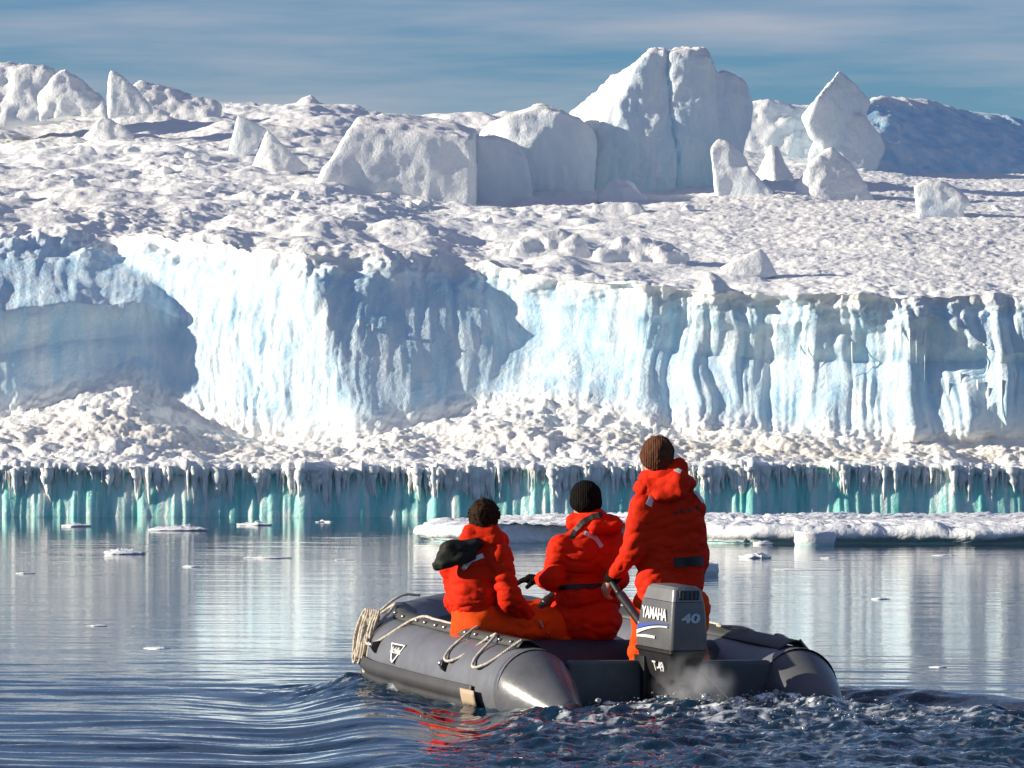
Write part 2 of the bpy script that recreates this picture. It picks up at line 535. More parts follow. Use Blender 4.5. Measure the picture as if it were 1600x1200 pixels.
serac('ice_block', 'broad flat-topped ice block with smooth pale front beside a narrow crack',
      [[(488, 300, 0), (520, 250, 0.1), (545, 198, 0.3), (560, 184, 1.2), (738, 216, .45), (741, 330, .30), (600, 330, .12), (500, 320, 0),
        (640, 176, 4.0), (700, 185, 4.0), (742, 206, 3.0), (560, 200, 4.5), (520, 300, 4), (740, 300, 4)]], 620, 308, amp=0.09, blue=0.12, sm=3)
serac('ice_block', 'low ice block leaning against the right end of the flat-topped block',
      [[(742, 216, .2), (760, 212, .9), (800, 222, .9), (826, 250, .8), (832, 335, .5), (745, 335, 0), (744, 330, 2.5), (830, 300, 2.5), (810, 225, 2.2)]], 790, 320, amp=0.09, seed=3)
serac('ice_block', 'rounded dome-shaped ice block left of the tallest ice peak',
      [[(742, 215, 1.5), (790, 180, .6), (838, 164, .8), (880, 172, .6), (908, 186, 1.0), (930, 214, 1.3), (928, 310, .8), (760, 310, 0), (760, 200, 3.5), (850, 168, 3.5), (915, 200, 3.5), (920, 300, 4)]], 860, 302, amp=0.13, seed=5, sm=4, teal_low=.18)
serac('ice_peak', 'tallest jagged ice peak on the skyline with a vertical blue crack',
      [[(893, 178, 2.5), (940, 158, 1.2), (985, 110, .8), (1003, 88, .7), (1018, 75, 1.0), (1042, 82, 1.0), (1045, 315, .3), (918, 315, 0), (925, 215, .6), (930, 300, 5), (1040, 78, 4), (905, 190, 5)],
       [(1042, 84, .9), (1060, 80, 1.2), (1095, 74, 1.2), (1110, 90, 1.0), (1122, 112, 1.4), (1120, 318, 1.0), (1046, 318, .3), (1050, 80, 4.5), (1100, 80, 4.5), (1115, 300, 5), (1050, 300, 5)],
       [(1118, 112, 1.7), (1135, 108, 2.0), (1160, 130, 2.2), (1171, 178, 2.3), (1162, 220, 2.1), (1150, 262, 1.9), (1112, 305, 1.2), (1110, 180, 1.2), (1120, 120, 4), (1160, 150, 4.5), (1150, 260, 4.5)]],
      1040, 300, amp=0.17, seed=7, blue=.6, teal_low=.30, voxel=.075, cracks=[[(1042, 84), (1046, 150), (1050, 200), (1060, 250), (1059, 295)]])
serac('ice_wall', 'sunlit snowy ice wall between the tallest peak and the diamond-shaped block',
      [[(1140, 166, 3), (1200, 160, 3.2), (1275, 166, 3.5), (1285, 262, 2.0), (1150, 262, 1.5), (1150, 166, 6), (1280, 170, 6), (1280, 250, 6)]], 1210, 268, amp=0.14, seed=9, blue=.05, Y=178)
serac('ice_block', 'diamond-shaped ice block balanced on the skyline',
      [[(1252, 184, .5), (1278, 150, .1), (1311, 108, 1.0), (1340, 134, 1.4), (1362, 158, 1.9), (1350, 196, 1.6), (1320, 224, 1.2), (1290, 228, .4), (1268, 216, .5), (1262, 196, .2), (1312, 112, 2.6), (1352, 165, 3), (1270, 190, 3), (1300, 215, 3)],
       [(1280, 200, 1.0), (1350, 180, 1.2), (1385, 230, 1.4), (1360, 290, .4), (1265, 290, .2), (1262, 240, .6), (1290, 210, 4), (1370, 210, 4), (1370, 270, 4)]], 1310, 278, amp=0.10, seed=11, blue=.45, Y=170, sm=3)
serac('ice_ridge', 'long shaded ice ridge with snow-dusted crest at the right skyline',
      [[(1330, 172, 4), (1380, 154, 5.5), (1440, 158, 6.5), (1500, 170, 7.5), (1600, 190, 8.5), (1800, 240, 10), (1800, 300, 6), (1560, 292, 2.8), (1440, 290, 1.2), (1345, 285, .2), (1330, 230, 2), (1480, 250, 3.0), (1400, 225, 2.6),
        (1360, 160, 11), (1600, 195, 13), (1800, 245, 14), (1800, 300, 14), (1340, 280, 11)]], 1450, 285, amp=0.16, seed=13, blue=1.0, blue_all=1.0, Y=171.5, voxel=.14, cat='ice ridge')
serac('ice_fin', 'curved leaning ice fin in front of the tallest peak',
      [[(1109, 232, .3), (1122, 214, .6), (1150, 226, .5), (1168, 250, .4), (1172, 275, .2), (1120, 312, 0), (1114, 280, 0), (1122, 222, 1.4), (1165, 255, 1.4), (1125, 300, 1.6)],
       [(1120, 268, .1), (1172, 262, .2), (1208, 300, 0), (1205, 312, 0), (1118, 314, 0), (1125, 300, 1.6), (1195, 300, 1.6), (1160, 270, 1.2)]], 1160, 305, amp=0.07, seed=15, voxel=.07)
serac('ice_fin', 'small shaded ice fin between the curved fin and the pyramid boulder',
      [pyr((1178, 1244, 282), [(1204, 225), (1214, 228)], 1.2)], 1210, 282, amp=0.06, seed=17, voxel=.07, Y=160)
serac('ice_boulder', 'white pyramid-shaped ice boulder right of the fins',
      [[(1241, 290, .4), (1262, 258, .3), (1297, 232, .7), (1330, 262, .6), (1352, 290, .5), (1368, 318, .2), (1300, 326, -.2), (1246, 318, 0), (1300, 236, 1.4), (1350, 310, 2), (1256, 310, 2)]], 1300, 312, amp=0.12, seed=19, voxel=.07, blue=.1)
serac('ice_boulder', 'squat mushroom-shaped ice boulder with bluish underside at far right',
      [[(1428, 292, .3), (1450, 281, .5), (1480, 284, .5), (1512, 308, .3), (1518, 322, .2), (1432, 322, .2), (1440, 290, 1.6), (1508, 310, 1.6)],
       [(1438, 312, .2), (1500, 312, .2), (1508, 348, .2), (1430, 348, .1), (1440, 340, 1.5), (1500, 340, 1.5), (1450, 312, 1.4)]], 1470, 340, amp=0.08, seed=21, voxel=.07, blue=.4)
serac('ice_boulder', 'snowy ice boulder below the tallest peak casting a long shadow',
      [pyr((930, 1016, 316), [(958, 276), (978, 280)], 1.6)], 972, 316, amp=0.10, seed=23, voxel=.07, blue=.1)
serac('ice_boulder', 'low lumpy ice boulder just below the shadow-casting boulder',
      [[(924, 322, .2), (950, 314, .4), (1000, 318, .4), (1012, 338, .1), (926, 342, 0), (940, 320, 1.2), (1000, 322, 1.2)]], 968, 336, amp=0.09, seed=25, voxel=.07, blue=.05)
serac('ice_fin', 'small wedge-shaped ice fin near the cliff edge on the smooth snowfield',
      [[(1124, 420, .2), (1160, 402, .3), (1188, 388, .4), (1200, 400, .4), (1214, 430, .2), (1190, 436, 0), (1130, 434, 0), (1190, 392, .9), (1210, 428, 1.0), (1140, 425, 1.0)]], 1170, 430, amp=0.05, seed=27, voxel=.05, blue=.15)
serac('ice_boulder', 'knobbly ice lump at the cliff edge below the wedge-shaped fin',
      [pyr((1086, 1150, 458), [(1104, 420), (1120, 428)], .9)], 1118, 456, amp=0.07, seed=29, voxel=.05, blue=.1)
serac('ice_fin', 'thin curved ice fin, rear of the pair on the left snowfield',
      [[(354, 246, .3), (366, 215, .4), (371, 181, .5), (398, 188, .5), (416, 200, .5), (404, 232, .3), (385, 250, .2), (374, 186, 1.1), (410, 205, 1.2), (370, 246, 1.2)]], 385, 246, amp=0.06, seed=31, voxel=.07, blue=.2)
serac('ice_fin', 'sharp pyramid ice fin, front of the pair on the left snowfield',
      [[(388, 268, .4), (404, 238, .4), (418, 202, .6), (440, 228, .5), (482, 264, .3), (430, 282, -.2), (392, 280, 0), (421, 208, 1.1), (470, 262, 1.5), (398, 265, 1.5)]], 430, 270, amp=0.07, seed=33, voxel=.07, blue=.15)
serac('ice_block', 'rough ice block at the extreme left end of the skyline',
      [[(-60, 120, 1), (0, 104, 1), (40, 100, 1.2), (72, 106, 1), (92, 124, .8), (96, 192, 0), (-60, 200, 0), (0, 108, 4), (80, 115, 4), (90, 180, 4), (-60, 190, 4)]], 30, 190, amp=0.22, seed=35, Y=180, voxel=.12, blue=.3)
serac('ice_block', 'sloping ice block second from the left on the skyline',
      [[(60, 150, .5), (88, 118, .6), (100, 108, .8), (130, 126, .7), (160, 150, .6), (172, 182, .2), (62, 190, 0), (96, 112, 2.5), (160, 160, 3), (70, 180, 3)]], 110, 186, amp=0.16, seed=37, Y=172, voxel=.09, blue=.2)
serac('ice_fin', 'tall leaning ice fin on the left skyline',
      [[(168, 152, .4), (171, 108, .6), (186, 116, .6), (212, 136, .5), (236, 166, .3), (240, 178, .2), (170, 186, 0), (176, 112, 1.4), (230, 165, 1.8), (175, 175, 1.8)]], 200, 182, amp=0.08, seed=39, Y=168, voxel=.07, blue=.2)
serac('ice_ridge', 'dark shaded snow hump behind the left skyline fin',
      [[(190, 150, 1), (215, 127, 1.5), (250, 133, 1.5), (290, 150, 1.5), (345, 165, 1.5), (340, 190, .5), (190, 195, .3), (220, 130, 5), (340, 168, 5), (330, 185, 5), (200, 185, 5)]], 260, 186, amp=0.12, seed=41, Y=186, voxel=.11, blue=.2, cat='ice ridge')
serac('ice_boulder', 'smooth hump-shaped ice boulder below the left skyline fin',
      [[(130, 216, .2), (148, 192, .4), (162, 180, .6), (188, 192, .5), (214, 216, .2), (170, 228, -.1), (160, 186, 1.3), (205, 212, 1.5), (140, 212, 1.5)]], 170, 218, amp=0.08, seed=43, voxel=.07, blue=.2)
serac('ice_boulder', 'small mushroom-shaped ice boulder on the left snowfield',
      [[(104, 240, .2), (124, 226, .4), (146, 230, .3), (156, 246, .2), (108, 254, 0), (120, 230, 1.1), (150, 244, 1.2)]], 130, 250, amp=0.08, seed=45, voxel=.06, blue=.3)
serac('ice_boulder', 'low wide ice boulder right of the left skyline fin',
      [[(176, 190, .2), (205, 174, .5), (238, 168, .6), (270, 184, .3), (262, 196, .1), (182, 200, 0), (210, 178, 1.8), (262, 186, 1.8)]], 220, 194, amp=0.10, seed=47, voxel=.07, blue=.15)
serac('ice_boulder', 'tiny jagged ice lump on the skyline above the flat-topped block',
      [pyr((458, 502, 166), [(470, 154), (486, 149)], 1.2)], 480, 166, amp=0.08, seed=49, Y=200, voxel=.07, blue=.1)
serac('ice_boulder', 'dark snow hummock on the rim above the central shaded cliff',
      [[(795, 400, 0), (820, 366, .5), (860, 356, .7), (900, 366, .6), (925, 388, .3), (930, 410, 0), (800, 412, 0), (830, 366, 2), (905, 375, 2), (900, 400, 2)]], 860, 402, amp=0.20, seed=51, voxel=.08, blue=.15)
serac('ice_boulder', 'jagged snow hummock beside the rim hummock above the right cliff',
      [[(925, 400, 0), (975, 372, .5), (1010, 378, .5), (1050, 384, .6), (1075, 400, .2), (1070, 418, 0), (930, 418, 0), (980, 376, 1.6), (1050, 390, 1.6), (1040, 410, 2)]], 1000, 410, amp=0.22, seed=53, voxel=.08, blue=.1)

# loose chunks scattered over the snowfield
chunk_meshes = []
for q in range(5):
    r_ = np.random.default_rng(70 + q)
    pts = r_.normal(size=(16, 3)); pts /= np.linalg.norm(pts, axis=1, keepdims=True); pts *= r_.uniform(.7, 1.15, (16, 1)); pts[:, 2] *= .75
    me = remesh_hulls([[tuple(p) for p in pts]], .14, 1)
    V, Nn = mesh_arrays(me)
    V = V + Nn * (.16 * fbm(V * 1.6, 3, 80 + q) + .05 * fbm(V * 5, 2, 90 + q))[:, None]
    me.vertices.foreach_set('co', V.astype(np.float32).ravel())
    set_col(me, 'tint', np.tile([.12, .04, 0], (len(V), 1)).astype(np.float32)); me.update()
    me.materials.append(M_ice); me.name = 'ice_chunk'
    me.polygons.foreach_set('use_smooth', np.ones(len(me.polygons), dtype=bool))
    chunk_meshes.append(me)
r_ = np.random.default_rng(15)
for i, (u, v, sz, lb) in enumerate([
        (60, 232, .24, 'small ice chunk left of the small mushroom-shaped boulder'), (205, 240, .30, 'small ice chunk below the smooth hump-shaped boulder'), (300, 250, .26, 'small ice chunk left of the pair of ice fins'),
        (255, 272, .34, 'larger loose ice chunk in the middle of the left snowfield'), (120, 290, .24, 'small ice chunk below the small mushroom-shaped boulder'), (35, 310, .26, 'small ice chunk near the left edge above the shaded cliff'),
        (335, 300, .22, 'small ice chunk below the pair of ice fins'), (470, 310, .26, 'small ice chunk at the left foot of the flat-topped block'), (560, 330, .22, 'small ice chunk below the middle of the flat-topped block'),
        (655, 322, .28, 'ice chunk at the right foot of the flat-topped block'), (760, 350, .24, 'small ice chunk below the low leaning block'), (880, 340, .22, 'small ice chunk below the dome-shaped block'),
        (1075, 330, .20, 'small ice chunk below the tallest peak near the curved fin'), (1560, 330, .26, 'small ice chunk right of the squat mushroom-shaped boulder')]):
    Yc = ground(u, v)
    o = bpy.data.objects.new('ice_chunk', chunk_meshes[i % 5]); col.objects.link(o)
    p = W(u, v, Yc); o.location = (p[0], p[1], p[2] + sz * .15)
    o.scale = (sz * r_.uniform(.9, 1.5), sz, sz * r_.uniform(.7, 1.2)); o.rotation_euler = (r_.uniform(-.4, .4), r_.uniform(-.4, .4), r_.uniform(0, 6.28))
    tag(o, lb, 'ice chunk', 'loose chunks on the snowfield')
# ---------------------------------------------------------------- sea
TH = math.radians(23.0)                     # the boat heads this far left of the view
BX, BY = (1043 - 800) / 250.0, 33.0         # transom centre
FWD = np.array([-math.sin(TH), math.cos(TH)]); PORT = np.array([-math.cos(TH), -math.sin(TH)])
def boat_local(x, y):
    dx, dy = x - BX, y - BY
    return dx * FWD[0] + dy * FWD[1], dx * PORT[0] + dy * PORT[1]

def water_height(X, Y):
    Z = np.zeros_like(X)
    P3 = np.stack([X, Y, 0 * X], -1)
    far = np.clip(Y / 60.0, 0.3, 3)
    patch = 0.55 + 0.75 * sst(-0.25, 0.35, fbm(P3 * [0.10, 0.05, 1], 2, 201))
    # capillary ripples and low swell
    tw = P3 + np.stack([0 * X, .12 * X + .5 * fbm(P3 * .15, 2, 199), 0 * X], -1)
    w = 0.0085 * fbm(tw * [0.40, 1.6, 1], 2, 202) + 0.0012 * fbm(tw * [1.8, 5.5, 1], 2, 203)
    near = 1 - sst(28, 46, Y)
    lf = 1 - sst(-1.5, 1.5, X)
    w = w * patch * (1.0 + (3.4 + 2.6 * lf) * near)
    Z += w + 0.012 * fbm(P3 * [0.35, 0.5, 1], 2, 204) * (0.3 + near)
    # bow wave: diverging crests on both sides
    a, b = boat_local(X, Y)
    for side in (1, -1):
        ds = (b * side) - 0.75
        s = 3.4 - a                                           # distance behind the bow
        lateral = ds - 0.36 * np.clip(s, 0, 30)
        env = np.exp(-(lateral / 0.75) ** 2) * sst(-.4, .8, s) * np.exp(-np.clip(s, 0, 40) / 13.0)
        Z += 0.085 * env * np.cos(lateral * 3.6 + 0.5 * fbm(P3 * .8, 2, 206))
        lat2 = ds - 0.16 * np.clip(s, 0, 30)
        env2 = np.exp(-(lat2 / 0.45) ** 2) * sst(-.4, .5, s) * np.exp(-np.clip(s, 0, 40) / 8.0)
        Z += 0.03 * env2 * np.cos(lat2 * 7.0 + fbm(P3 * 1.1, 2, 207))
    # churned wake behind the transom
    s = -a
    wid = 1.0 + np.where(b > 0, .55, .30) * np.clip(s, 0, 40)
    wk = sst(-0.1, 0.5, s) * (1 - sst(0.75, 1.15, np.abs(b) / wid)) * np.exp(-np.clip(s, 0, 60) / 14.0)
    chop = 0.13 * fbm(P3 * [1.0, 1.3, 1], 3, 208, ridge=True) + 0.05 * fbm(P3 * [3.2, 4.2, 1], 4, 209, ridge=True, gain=.55) + .012 * fbm(P3 * 13, 2, 210)
    Z += wk * (1.25 * chop + 0.02)
    foam = 1.0 * wk * sst(0.20, 0.50, fbm(P3 * [3.6, 3.6, 1], 4, 211, ridge=True, gain=.65) + 0.3 * fbm(P3 * 12, 2, 212)) * (0.22 + 0.78 * np.exp(-np.clip(s, 0, 9) / 2.0))
    # white water along the hull and bow
    for side in (1, -1):
        ds = b * side - 1.10
        hull = np.exp(-(ds / 0.12) ** 2) * sst(-.7, .2, a) * (1 - sst(2.6, 3.6, a))
        Z += hull * 0.03 * (1 + fbm(P3 * 5, 2, 213))
        foam = np.maximum(foam, 0.75 * hull * sst(0.0, .5, fbm(P3 * 6, 3, 214)))
    # broken water thrown aside along the hull
    for side in (1, -1):
        ds = b * side
        zone = sst(.8, 1.1, ds) * (1 - sst(1.5, 2.3, ds + .15 * a)) * sst(-1.2, .3, a) * (1 - sst(3.2, 4.2, a))
        Z += zone * (.07 * fbm(P3 * [1.6, 2.2, 1], 3, 215, ridge=True) + .03 * fbm(P3 * [5, 6, 1], 3, 216))
        foam = np.maximum(foam, .5 * zone * sst(.35, .7, fbm(P3 * [4, 4, 1], 3, 217, ridge=True)))
    inside = (np.abs(b) < 1.0) & (a > -.05) & (a < 3.0)
    Z = np.where(inside, np.minimum(Z, -0.03), Z)
    return Z, np.clip(foam, 0, 1)

ys = [4.0]
while ys[-1] < 21: ys.append(ys[-1] * 1.06)
while ys[-1] < 40: ys.append(ys[-1] + 0.036)
while ys[-1] < 118: ys.append(ys[-1] + 0.036 * (ys[-1] / 40.0) ** 1.6)
while ys[-1] < 9000: ys.append(ys[-1] * 1.12)
ys = np.array(ys)
k = np.linspace(-1, 1, 520)
ks = np.where(np.abs(k) < .9, k * 0.155, np.sign(k) * (0.1395 + (np.abs(k) - .9) * 10 * 2.5))
Yg, Kg = np.meshgrid(ys, ks, indexing='ij')
Xg = Kg * Yg
Zg = np.zeros_like(Xg); Fg = np.zeros_like(Xg)
m = (ys > 20) & (ys < 119)
Zg[m], Fg[m] = water_height(Xg[m], Yg[m])
Zg *= 1 - sst(0.139, 0.16, np.abs(Kg))
me = mesh_np('sea', np.stack([Xg, Yg, Zg], -1).reshape(-1, 3), grid_faces(len(ys), len(ks))[:, ::1])
set_col(me, 'foam', np.stack([Fg, Fg, Fg], -1).reshape(-1, 3))
k = NM('sea_water', color=(0.003, 0.024, 0.050), rough=0.025, ior=1.333, spec=0.5)
fo = k.attr('foam')
pos = k.n.new('ShaderNodeNewGeometry').outputs['Position']
fn = k.noise(22.0, 6, 0.75, pos)
ff = k.math('MULTIPLY', fo[0], 1.0)
fmask = k.n.new('ShaderNodeMapRange')
k.l.new(k.math('SUBTRACT', k.math('ADD', ff, fn), 0.62), fmask.inputs['Value'])
fmask.inputs['From Max'].default_value = 0.5
fm = k.math('MULTIPLY', fmask.outputs[0], k.math('MINIMUM', k.math('MULTIPLY', fo[0], 4.0), 1.0))
k.to('Base Color', k.mix(fm, (0.003, 0.024, 0.050), (0.85, 0.88, 0.90)))
k.to('Roughness', k.math('MULTIPLY_ADD', fm, 0.5)); k.n[-1].inputs[2].default_value = 0.025
k.bump(k.math('ADD', k.noise(7.0, 3, 0.6, pos, (1, 1.3, 1)), k.math('MULTIPLY', fn, fo[0])), 0.10, 0.02)
sea = link('sea', me, k.m)
tag(sea, 'calm dark blue polar water with ripples and a churned boat wake', 'water', kind='structure')

# bubbles and flung drops on the churned water
bm = bmesh.new(); bmesh.ops.create_icosphere(bm, subdivisions=1, radius=1.0)
bv = np.array([v.co[:] for v in bm.verts]); bf = np.array([[v.index for v in f.verts] for f in bm.faces]); bm.free()
r_ = np.random.default_rng(3)
n = 1600
aa = -np.abs(r_.gamma(1.5, .9, n)) - .15; bb = r_.normal(size=n) * (.45 + .12 * -aa)
sel = r_.random(n) < .3
aa = np.where(sel, -r_.uniform(.3, .9, n), aa); bb = np.where(sel, r_.normal(size=n) * .3 - .1, bb)
px_, py_ = BX + aa * FWD[0] + bb * PORT[0], BY + aa * FWD[1] + bb * PORT[1]
zz, ff_ = water_height(px_, py_)
rad = .003 + r_.gamma(1.3, .0028, n)
lift = np.where(r_.random(n) < .2, r_.gamma(1.2, .018, n), 0)
Vb = (bv[None] * rad[:, None, None] * np.array([1.2, 1.2, .8]) + np.stack([px_, py_, zz + lift + rad * .2], -1)[:, None]).reshape(-1, 3)
Fb = (bf[None] + (np.arange(n) * len(bv))[:, None, None]).reshape(-1, 3)
kb = NM('bubbly_spray', color=(.75, .80, .82), rough=.12, spec=.8); kb.set('trans', .75)
o = link('spray', mesh_np('spray', Vb, Fb), kb.m)
tag(o, 'glittering bubbles and spray drops churned up behind the motor', 'spray', kind='stuff')
# ---------------------------------------------------------------- icicles along the overhang and on the cliff (parts of the iceberg)
k = NM('icicle_ice', color=(0.90, 0.93, 0.90), rough=0.25, spec=0.6)
k.set('trans', 0.0)
pos = k.n.new('ShaderNodeTexCoord').outputs['Object']
k.bump(k.noise(5.0, 3, .6, pos, (1, 1, 6)), 0.4, 0.03)
k.set('sss', .5); k.b.inputs['Subsurface Radius'].default_value = (.5, .9, 1.0); k.b.inputs['Subsurface Scale'].default_value = .06
M_icicle = k.m
icicle_meshes = []
for q in range(10):
    nr, nc = 12, 7
    a = np.linspace(0, 2 * math.pi, nc, endpoint=False)
    V = []
    r_ = np.random.default_rng(q + 50)
    ph = r_.uniform(0, 6, 4)
    for i in range(nr):
        t = i / (nr - 1)
        rad = (1 - t) ** (0.75 + 0.5 * r_.random()) * (1 + 0.22 * math.sin(t * 17 + ph[0])) + 0.03
        if q % 3 == 2: rad *= 0.55 + 0.6 * math.exp(-((t - .1) / .25) ** 2)
        cx, cy = 0.5 * math.sin(t * 2.2 + ph[1]) * t, 0.4 * math.sin(t * 3 + ph[2]) * t
        V.append(np.stack([cx + rad * np.cos(a) * (1 + .2 * np.sin(2 * a + ph[3])), cy + rad * np.sin(a), np.full(nc, -t)], -1))
    V = np.concatenate(V)
    me = mesh_np('icicle', V, grid_faces(nr, nc, True))
    me.materials.append(M_icicle)
    me.polygons.foreach_set('use_smooth', np.ones(len(me.polygons), dtype=bool))
    icicle_meshes.append(me)
def icicle(x, y, z, length, rad, mi):
    o = bpy.data.objects.new('icicle', icicle_meshes[mi])
    col.objects.link(o)
    o.parent = berg
    o.location = (x, y, z)
    o.scale = (rad, rad, length)
    o.rotation_euler = (0, 0, random.uniform(0, 6.28))
r_ = np.random.default_rng(11)
n_ic = 0
U2 = (P2[iw, :, 0] / P2[iw, :, 1] * FPX + 800)
while n_ic < 262:
    u = r_.uniform(-60, 1660)
    cl = float(pn(np.array([u * 0.016, 3.3, 0]))) + 0.6 * float(pn(np.array([u * .06, 1.3, 0])))
    if r_.random() > 0.55 + cl: continue
    c = int(np.argmin(np.abs(U2 - u)))
    rowi = iw + int(r_.integers(3, 7))
    p = P2[rowi, c]
    ln = float(np.clip(r_.gamma(2.2, 0.21) + 0.22 + 0.3 * max(cl, 0), 0.14, p[2] + 0.05))
    icicle(p[0], p[1] + r_.uniform(.0, .08), p[2] + 0.05, ln, r_.uniform(.03, .07) * (1 + (r_.random() < .2)) + 0.04 * ln, int(r_.integers(0, 10)))
    n_ic += 1
for (u, v0, v1) in [(583, 512, 598), (1500, 590, 708), (1528, 600, 720), (1545, 612, 700), (1565, 600, 690), (1482, 605, 690), (1588, 590, 680), (1420, 520, 590), (1432, 522, 575), (1446, 524, 600), (1408, 516, 570), (1250, 540, 600), (1262, 545, 590), (560, 505, 540), (1330, 540, 600)]:
    sub = P2[ia:ic]
    uu = 800 + sub[..., 0] / sub[..., 1] * FPX; vv = VH - (sub[..., 2] - CH) / sub[..., 1] * FPX
    i = np.argmin(np.abs(uu - u) + np.abs(vv - v0)); p = sub.reshape(-1, 3)[i]
    icicle(p[0], p[1] - 0.02, p[2] + .1, (v1 - v0) / 69.0, 0.024, int(r_.integers(0, 10)))

# the many hair-thin drips between them, joined
Vd, Fd = [], []
base_i = grid_faces(12, 7, True)
bases = [np.array([v.co[:] for v in m_.vertices]) for m_ in icicle_meshes]
nv = 0
for q in range(900):
    u = r_.uniform(-60, 1660); c = int(np.argmin(np.abs(U2 - u))); p = P2[iw + int(r_.integers(1, 7)), c]
    ln = float(np.clip(r_.gamma(2.2, .16) + .08, .06, p[2])); ra = r_.uniform(.014, .034)
    Vd.append(bases[q % 10] * [ra, ra, ln] + [p[0], p[1] + r_.uniform(0, .12), p[2] + .04]); Fd.append(base_i + nv); nv += len(bases[0])
o = link('thin_icicle', mesh_np('thin_icicle', np.concatenate(Vd), np.concatenate(Fd)), M_icicle, berg); o['kind'] = 'stuff'

# ---------------------------------------------------------------- floes and brash ice on the water
k = NM('floe_snow', rough=0.7, spec=0.3)
at = k.attr('tint')
pos = k.n.new('ShaderNodeNewGeometry').outputs['Position']
c = k.ramp(k.noise(2.5, 4, .6, pos), [(0.3, (0.80, 0.82, 0.85)), (0.7, (0.90, 0.91, 0.91))])
k.to('Base Color', k.mix(at[2], c, (0.40, 0.62, 0.62)))
k.bump(k.noise(14, 4, .6, pos), 0.5, 0.04)
M_floe = k.m

def floe(name, label, outline, h, amp, seed=0, res=46, rings=16, cat='ice floe', group=None, lump=0.0, drop=0.0):
    """outline: world (x, y) polygon of the waterline; h: freeboard"""
    out = np.array(outline, dtype=float)
    cen = out.mean(0)
    d = np.r_[0, np.cumsum(np.linalg.norm(np.diff(np.r_[out, out[:1]], axis=0), axis=1))]
    sidx = np.linspace(0, d[-1], res, endpoint=False)
    oc = np.r_[out, out[:1]]
    ring = np.stack([np.interp(sidx, d, oc[:, 0]), np.interp(sidx, d, oc[:, 1])], -1)
    for _ in range(2): ring = 0.5 * ring + 0.25 * (np.roll(ring, 1, 0) + np.roll(ring, -1, 0))
    V, Tt = [], []
    prof = [(0.97, -0.25, 1), (0.95, -0.02, 1), (0.93, 0.10, .7), (0.99, 0.30, .1), (1.0, 0.55, 0), (0.985, 0.85, 0), (0.95, 1.0, 0)]
    prof += [(0.95 * (1 - (i / rings)) + 0.0, 1.0 + 0.05 * i / rings, 0) for i in range(1, rings + 1)]
    for (s_, z_, t_) in prof:
        V.append(np.c_[cen + (ring - cen) * s_, np.full(res, z_ * h)])
        Tt.append(np.full(res, t_))
    nr = len(V)
    V = np.concatenate(V); Tt = np.concatenate(Tt)
    sc_ = 1.0 / max(h, .05)
    nn = np.stack([fbm(V * sc_ * .5, 4, seed + 300 + j) for j in range(3)], -1)
    up = np.clip(V[:, 2:3] / h, 0, 1)
    V = V + nn * amp * np.array([1.3, 1.3, 0.8]) * (0.25 + 0.75 * up)
    fine = np.stack([fbm(V * 4.5, 3, seed + 330 + j, billow=True) for j in range(3)], -1)
    V = V + fine * np.minimum(.09, amp * .6) * (0.2 + .8 * up)
    if lump:
        V[:, 2] += lump * np.clip(fbm(V * [0.55 * sc_ * .6, .55 * sc_ * .6, 0], 3, seed + 320, billow=True), 0, 1) * up[:, 0]
    if drop:
        rr = np.concatenate([np.full(res, s_) for (s_, z_, t_) in prof])
        V[:, 2] *= 1 - drop * sst(.3, 1, rr) * (V[:, 2] > 0)
    org = np.array([cen[0], cen[1], 0])
    me = mesh_np(name, V - org, grid_faces(nr, res, True))
    set_col(me, 'tint', np.stack([Tt * 0, Tt * 0, Tt], -1))
    o = link(name, me, M_floe)
    o.location = org
    tag(o, label, cat, group)
    return o
def ell(u, v, wpx, dpx_m, wob=.25, seed=0, n=14):
    """ellipse outline centred on the water at pixel (u, v), wpx photo pixels wide, dpx_m metres deep"""
    Y = CH * FPX / (v - VH); X = (u - 800) / FPX * Y
    r2 = np.random.default_rng(seed)
    rx = wpx / 2 / FPX * Y
    return [(X + rx * math.cos(a) * (1 + wob * r2.normal() * .5), Y + dpx_m / 2 * math.sin(a) * (1 + wob * r2.normal() * .5)) for a in np.linspace(0, 2 * math.pi, n, endpoint=False)]

